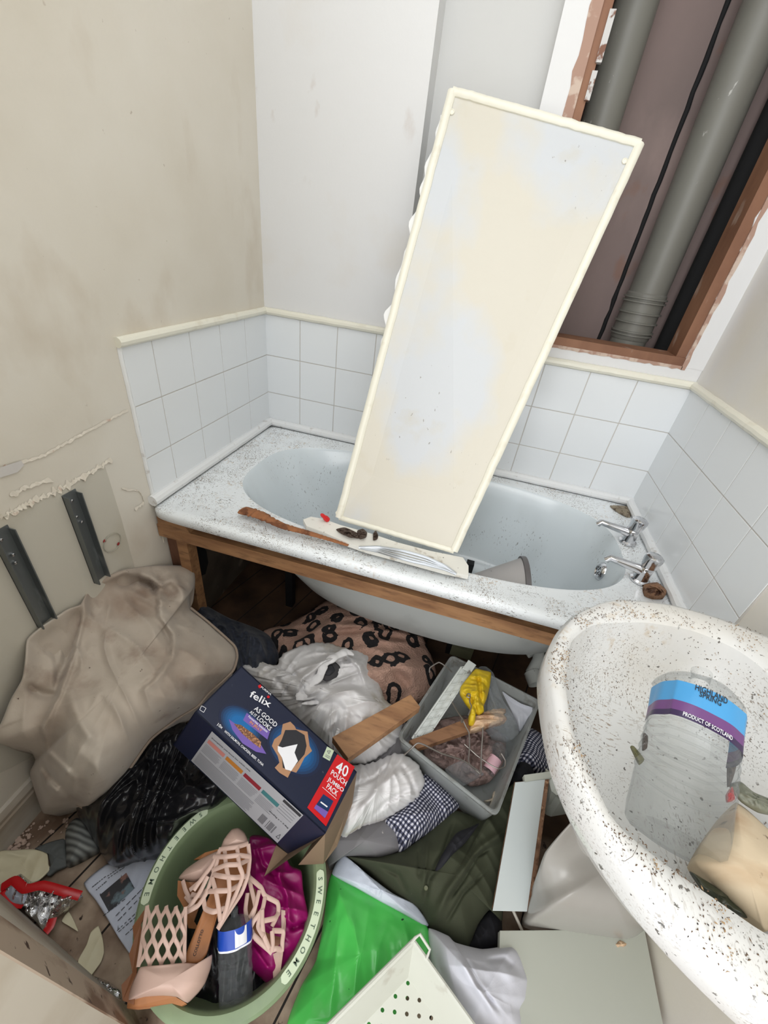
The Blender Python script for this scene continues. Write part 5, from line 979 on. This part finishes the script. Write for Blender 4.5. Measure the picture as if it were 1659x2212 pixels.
heap('black_liner', [(470, 1900, .03), (560, 1850, .03), (620, 1950, .03), (600, 2080, .03), (540, 2180, .04), (450, 2200, .04), (400, 2150, .04), (400, 2000, .03)], (500, 2050, .05), M_bag, 'black plastic in the bottom of the round tub', 'plastic', roll=.01, nz=(.02, 14, 30, 2), skirt=.015, seg=90, rings=20)
def t4(x, y): return (250 + x / 3.318, 1700 + y / 3.318)
heap('magenta_satin_cloth', [(*t4(x, y), z) for x, y, z in [(960, 360, .13), (1030, 345, .13), (1110, 370, .13), (1210, 470, .13), (1250, 560, .13), (1330, 600, .13), (1345, 740, .13), (1392, 980, .12), (1350, 1130, .11), (1270, 1230, .1), (1130, 1440, .08), (1030, 1360, .07), (950, 1280, .06), (930, 1100, .07), (870, 830, .08), (950, 600, .11)]], (*t4(1110, 850), .125), M_mag, 'magenta satin cloth stuffed in the right side of the round tub', 'cloth', roll=.015, q=1.6, nz=(.016, 12, 100, 3), strokes=[([t4(1190, 480), t4(1170, 640), t4(1230, 780), t4(1250, 1000)], 6, .015), ([t4(1000, 400), t4(1050, 560), t4(1150, 640)], 5, -.012), ([t4(1240, 1020), t4(1330, 990), t4(1385, 970)], 6, -.02), ([t4(960, 1110), t4(1040, 1230), t4(1110, 1330)], 6, .012)], skirt=.03, seg=200, rings=44, seed=51)
# sandals
def patch(c, bulge=0.0):
    """c: four corners (x,y in the crop, height)"""
    def f(s, t):
        a = [(c[0][k] * (1 - s) + c[1][k] * s) * (1 - t) + (c[3][k] * (1 - s) + c[2][k] * s) * t for k in range(3)]
        return hz(*t4(a[0], a[1]), a[2] + bulge * math.sin(math.pi * s) * math.sin(math.pi * t))
    return f
def lattice(mb, f, nu, nv, w=.0035, th=.45, zig=True):
    def strip(P): mb.tube(P, w, 8, flat=th, up=(0, -.3, 1))
    for k in range(nu + 1):
        for sg in (1, -1):
            P = []
            for i in range(nv * 6 + 1):
                t = i / (nv * 6); ph = (t * nv) % 2; tri = ph if ph < 1 else 2 - ph; sm = .5 - .5 * math.cos(math.pi * tri)
                s = (k + sg * sm * .5) / nu
                P.append(f(max(0, min(1, s)), t))
            strip(P)
def strap(mb, P, w, th=.4): 
    P = spline([(*t4(x, y), z) for x, y, z in P], max(12, len(P) * 6), False); mb.tube([hz(*p) for p in P], w, 8, flat=th, up=(0, -.3, 1))
s1 = thing('strappy_sandal', hz(*t4(600, 1000), .14), 'nude lattice strap sandal lying across the tub, heel over the near left rim', 'sandal', 'nude lattice sandals in the tub')
heap('insole', [(*t4(x, y), z) for x, y, z in [(840, 310, .2), (900, 340, .2), (945, 440, .2), (940, 650, .19), (850, 760, .185), (740, 900, .18), (700, 1020, .18), (650, 1200, .18), (590, 1262, .18), (490, 1258, .18), (520, 1150, .18), (580, 1000, .18), (640, 850, .185), (700, 700, .19), (700, 550, .19), (770, 400, .2)]], (*t4(740, 800), .175), M_tan, parent=s1, roll=.002, nz=(.001, 10, 0, 1), skirt=.008, seg=130, rings=18)
insF = Face(hz(*t4(590, 1100), .1815), (0, 0, 1)); insF.text('COLLOTTO', t4(572, 1215), t4(632, 1025), 0, hgt=.0055); insF.mb.build('insole_text', M_ink, s1, smooth=False)
heap('toe_cap', [(*t4(x, y), z) for x, y, z in [(750, 450, .205), (775, 375, .21), (830, 305, .21), (880, 293, .21), (925, 330, .21), (950, 400, .21), (870, 435, .215), (800, 445, .21)]], (*t4(865, 375), .222), M_nude, parent=s1, roll=.006, nz=(0, 1, 0, 1), skirt=.008, seg=60, rings=12)
mb = MB()
for P in ([(740, 450, .215), (800, 440, .225), (870, 430, .228), (950, 405, .218)], [(700, 500, .21), (790, 500, .23), (880, 490, .23), (960, 500, .215)], [(690, 600, .21), (790, 560, .232), (880, 555, .23), (955, 520, .213)], [(690, 625, .21), (760, 640, .228), (850, 650, .23), (940, 640, .21)], [(640, 750, .2), (720, 745, .22), (820, 740, .222), (900, 690, .205)], [(630, 790, .2), (640, 870, .2), (700, 895, .21), (780, 870, .205)],
          [(745, 450, .215), (720, 560, .215), (690, 650, .21), (650, 760, .205), (590, 850, .2), (500, 900, .195)], [(780, 445, .22), (790, 560, .23), (810, 660, .23), (815, 760, .222), (790, 880, .21), (740, 1000, .2)], [(870, 435, .228), (885, 560, .23), (910, 640, .222), (860, 770, .21), (790, 900, .205), (735, 1010, .2)], [(950, 410, .218), (960, 520, .212), (945, 640, .21), (900, 760, .2), (800, 910, .2), (730, 1020, .198)],
          [(690, 650, .215), (720, 760, .218), (740, 880, .21), (750, 960, .205)], [(745, 460, .215), (690, 560, .21), (600, 680, .205), (560, 740, .2)], [(660, 640, .21), (600, 760, .2), (520, 870, .195)]):
    strap(mb, P, .0042)
mb.build('vamp_straps', M_nude, s1)
sh_ = MB()
f = patch([(225, 850, .215), (500, 860, .21), (490, 1260, .20), (160, 1290, .2)], .018)
lattice(sh_, f, 4, 4, .0036); sh_.build('ankle_lattice', M_nude, s1)
ln = MB().prism([hz(*t4(x, y), z) for x, y, z in [(215, 865, .20), (120, 1000, .19), (130, 1100, .19), (95, 1200, .185), (120, 1330, .18), (40, 1420, .18), (50, 1530, .18), (130, 1560, .18), (150, 1330, .185), (160, 1200, .19), (190, 1100, .19), (180, 980, .195), (235, 880, .2)]], (0, 0, -.004)); ln.build('zip_edge', M_brown, s1, smooth=False)
heap('heel_counter', [(*t4(x, y), z) for x, y, z in [(150, 1340, .20), (180, 1290, .205), (330, 1275, .215), (490, 1260, .21), (600, 1265, .2), (690, 1200, .19), (680, 1290, .18), (640, 1400, .175), (590, 1470, .17), (510, 1545, .165), (430, 1500, .18), (330, 1490, .185), (200, 1500, .18), (85, 1530, .175), (110, 1430, .185)]], (*t4(380, 1390), .215), M_nude, parent=s1, roll=.008, q=3.5, nz=(.001, 10, 0, 1), skirt=.012, seg=130, rings=30)
MB().prism([hz(*t4(x, y), z) for x, y, z in [(85, 1530, .17), (200, 1505, .17), (330, 1490, .172), (430, 1505, .168), (505, 1550, .162), (470, 1570, .155), (400, 1550, .155), (280, 1570, .155), (150, 1590, .155), (80, 1585, .155)]], (0, 0, -.012)).build('heel_sole', M_tan, s1, smooth=False)
s2 = thing('strappy_sandal', hz(*t4(950, 900), .12), 'nude lattice strap sandal lying underneath, toe pointing down over magenta cloth', 'sandal', 'nude lattice sandals in the tub')
heap('heel_counter', [(*t4(x, y), z) for x, y, z in [(450, 655, .16), (500, 590, .17), (600, 520, .175), (730, 460, .18), (760, 520, .18), (650, 640, .175), (560, 665, .17)]], (*t4(610, 590), .19), M_nude, parent=s2, roll=.006, nz=(.001, 10, 0, 1), skirt=.02, seg=70, rings=14)
MB().prism([hz(*t4(x, y), z) for x, y, z in [(560, 520, .16), (640, 470, .17), (750, 440, .175), (730, 462, .175), (600, 518, .17)]], (0, 0, -.006)).build('sole_edge', M_tan, s2, smooth=False)
MB().prism([hz(*t4(x, y), z) for x, y, z in [(445, 670, .155), (520, 680, .155), (640, 680, .15), (620, 800, .14), (560, 960, .12), (600, 1020, .11), (520, 1010, .11), (490, 870, .13), (440, 780, .14)]], (0, 0, -.004)).build('insole', M_tan, s2, smooth=False)
mb = MB()
for P in ([(480, 670, .165), (500, 740, .165), (530, 800, .16), (560, 840, .15)], [(530, 740, .17), (600, 680, .175), (660, 640, .18)], [(540, 770, .17), (600, 780, .17), (650, 740, .175)], [(500, 780, .16), (560, 860, .16), (500, 900, .16)]): strap(mb, P, .004)
mb.build('heel_straps', M_nude, s2); mb = MB()
for P in ([(950, 620, .17), (970, 720, .172), (1000, 860, .172), (960, 980, .165), (930, 1060, .155)], [(960, 650, .175), (1040, 720, .178), (1070, 780, .176), (1160, 830, .168), (1165, 900, .165), (1120, 1000, .16)], [(945, 760, .165), (930, 880, .16), (950, 980, .158), (1000, 1080, .155), (1100, 1170, .15)], [(1030, 740, .178), (1000, 860, .175), (960, 940, .168)], [(1070, 790, .176), (1050, 880, .176), (990, 960, .172), (950, 1040, .16)], [(1050, 880, .178), (1050, 960, .176), (1060, 1060, .17), (1100, 1160, .162)], [(1060, 960, .175), (1140, 940, .17), (1170, 900, .165)], [(1060, 1070, .172), (1020, 1000, .17), (1040, 900, .176)], [(1120, 1030, .166), (1200, 1035, .158), (1195, 1100, .155), (1190, 1180, .15)], [(1110, 1170, .158), (1150, 1160, .158), (1195, 1170, .15)], [(1120, 1030, .166), (1125, 1110, .162), (1120, 1180, .158)], [(985, 1060, .16), (1050, 1120, .16), (1120, 1190, .155)]): strap(mb, P, .0042)
mb.build('vamp_straps', M_nude, s2)
MB().prism([hz(*t4(x, y), z) for x, y, z in [(1185, 880, .15), (1215, 885, .15), (1220, 980, .148), (1205, 1150, .14), (1180, 1330, .125), (1148, 1435, .11), (1130, 1400, .11), (1125, 1300, .12), (1118, 1200, .13), (1165, 1180, .14), (1190, 1100, .145)]], (0, 0, -.006)).build('toe_sole', M_nude, s2, smooth=False)
MB().prism([hz(*t4(x, y), z) for x, y, z in [(960, 700, .135), (1060, 780, .138), (1180, 880, .142), (1195, 1100, .135), (1120, 1200, .125), (1010, 1080, .13), (940, 900, .13)]], (0, 0, -.003)).build('insole', M_brown, s2, smooth=False)
# small bottle in tub
a = hz(*t4(860, 1590), .10); b = hz(*t4(850, 870), .185); r_ = pxr(68, (a + b) / 2)
sb2, SM, SF, SL = bottle('small_water_bottle', a, b, r_, 'small crushed clear bottle with a blue label among the sandals in the tub', [('blue_label', .66, .86, M_blue), ('white_label_edge', .64, .66, M_whitep)], M_clear, sq=0, ridges=5, crush=.12)
V = []; F = []
for i in range(2):
    for j in range(13):
        q = .1 + .75 * j / 12; rr = r_ * SF(q, .76 * SL) * 1.03 + .001; V.append(SM @ Vector((rr * math.cos(q + 0), rr * math.sin(q + 0), (.67 + .18 * i) * SL)))
for j in range(12): F.append([j, j + 1, 14 + j, 13 + j])
mesh('barcode_panel', V, F, M_whitep, sb2, smooth=False)

# ================================================================== FLOOR LITTER (left)
def t3(x, y): return (x / 3.318, 1700 + y / 3.318)
sheet('paper_leaflet', [t3(600, 690), t3(760, 555), t3(900, 530), t3(1190, 440), (400, 1880), (350, 2000), (300, 2075), t3(925, 1190), t3(850, 1080), t3(760, 930), t3(690, 820)], .012, M_paper, 'white printed sheet with a photo, tucked under the round tub', 'paper sheet', amp=.004, seed=61)
pf = Face(Vector((0, 0, .0165)), (0, 0, 1))
pf.poly([t3(715, 775), t3(905, 615), t3(965, 725), t3(780, 895)], 1, 0)
for (x0, y0, x1, y1) in [(770, 640, 880, 565), (775, 655, 895, 575), (830, 925, 1060, 690), (845, 960, 1075, 720), (840, 1030, 1000, 880), (850, 1040, 1010, 900), (900, 1060, 1000, 970), (660, 720, 760, 640), (690, 740, 770, 670), (740, 925, 900, 800)]:
    for k in range(6):
        a_, b_ = k / 6, (k + random.uniform(.5, .95)) / 6; pf.strokes([t3(x0 + (x1 - x0) * a_, y0 + (y1 - y0) * a_), t3(x0 + (x1 - x0) * b_, y0 + (y1 - y0) * b_)], 1.3, 0)
pf.mb.build('sheet_print', [M_ink, M_photo], next(o for o in COL.objects if o.name == 'paper_leaflet'), smooth=False)
sheet('cream_lino_piece', [t3(-40, 480), t3(130, 450), t3(240, 445), t3(335, 470), t3(350, 560), t3(365, 590), t3(280, 670), t3(200, 700), t3(120, 760), t3(-40, 860)], .02, M_creamp, 'large cream painted scrap behind the red crisp packet', 'paint scrap', amp=.005, th=.004, seed=62)
wr_ = heap('foil_crisp_packet', [(*t3(x, y), .03) for x, y in [(0, 700), (100, 650), (150, 620), (230, 680), (380, 690), (480, 730), (580, 770), (590, 790), (480, 880), (400, 930), (385, 945), (370, 1000), (325, 1050), (260, 970), (180, 900), (170, 860), (90, 840), (20, 790)]], (*t3(260, 800), .045), M_foil, 'torn silver foil packet with red edges on the floor', 'packet', roll=.006, nz=(.022, 26, 40, 2), skirt=.01, seg=150, rings=34, seed=63)
heap('red_edge', [(*t3(x, y), .045) for x, y in [(5, 700), (100, 648), (200, 710), (330, 690), (470, 740), (590, 785), (500, 785), (380, 745), (250, 745), (170, 750), (90, 700), (30, 750), (50, 810), (170, 850), (165, 868), (90, 845), (10, 790)]], (*t3(200, 735), .056), M_red, parent=wr_, roll=.001, nz=(.006, 20, 0, 1), skirt=.002, seg=120, rings=10, seed=64) if False else None
mb = MB()
def rb(P, w):
    P = spline([(*t3(x, y), z) for x, y, z in P], 40, False); mb.tube([hz(*p) for p in P], w, 8, flat=.2, up=(0, 0, 1))
rb([(10, 720, .055), (100, 668, .062), (180, 730, .066), (300, 705, .066), (450, 745, .06), (575, 780, .05)], .0085); rb([(20, 745, .052), (35, 800, .052), (100, 845, .052), (165, 850, .052)], .005); rb([(380, 940, .045), (360, 1000, .045), (325, 1042, .045)], .008)
mb.build('red_edge', M_red, wr_, label='red printed packet edge')
sheet('printed_inside', [t3(70, 715) + (.058,), t3(120, 690) + (.06,), t3(200, 745) + (.062,), t3(170, 840) + (.055,), t3(90, 830) + (.052,), t3(30, 770) + (.052,)], .055, M_silverp, parent=wr_, amp=.003, seed=65)
for P, lab, sd in (([(490, 890), (530, 960), (560, 1035), (500, 1000), (440, 960)], 'small pointed cream paint flake below the crisp packet', 66), ([(705, 995), (735, 1080), (745, 1180), (720, 1260), (620, 1390), (560, 1330), (560, 1240), (620, 1130), (650, 1040)], 'long cream paint flake above the foil strip', 67)):
    sheet('paint_flake', [t3(*p) for p in P], .010, M_creamp, lab, 'paint flake', 'cream paint flakes on the floor', th=.002, amp=.003, seed=sd)
heap('foil_strip', [(*t3(x, y), .008) for x, y in [(550, 1335), (640, 1345), (760, 1385), (860, 1450), (880, 1530), (945, 1600), (930, 1625), (820, 1540), (700, 1450), (600, 1390)]], (*t3(760, 1450), .014), M_foil, 'crinkled strip of kitchen foil beside the door frame', 'foil', roll=.002, nz=(.008, 50, 0, 1), skirt=.003, seg=100, rings=14, seed=68)
heap('slate_scrap', [(*t3(x, y), .02) for x, y in [(250, 440), (340, 400), (460, 370), (470, 440), (480, 560), (400, 600), (350, 640), (330, 620), (365, 590), (340, 470)]], (*t3(400, 500), .024), mat('slate_scrap', srgb(92, 96, 96), .8), 'dark grey scrap between cream lino and knit hat', 'scrap', roll=.002, nz=(.004, 20, 0, 1), skirt=.01, seg=60, rings=10, seed=69)
gr = MB()
for i in range(90):
    u, v = random.uniform(0, 150), random.uniform(1760, 1840)
    if v < 1845 - u * .9: v = 1845 - u * .9 + random.uniform(0, 25)
    p = hz(u, v, .003); s = random.uniform(.0015, .006)
    if p.x < .02: continue
    gr.lathe([(s, 0), (s * .8, s * .5), (0, s * .6)], frame(p, (0, 0, 1)), 5)
gr.build('plaster_crumbs', mat('pinkish_crumb', srgb(190, 166, 152), .9), label='pinkish plaster crumbs scattered along the left skirting board', cat='crumbs', kind='stuff', smooth=False)
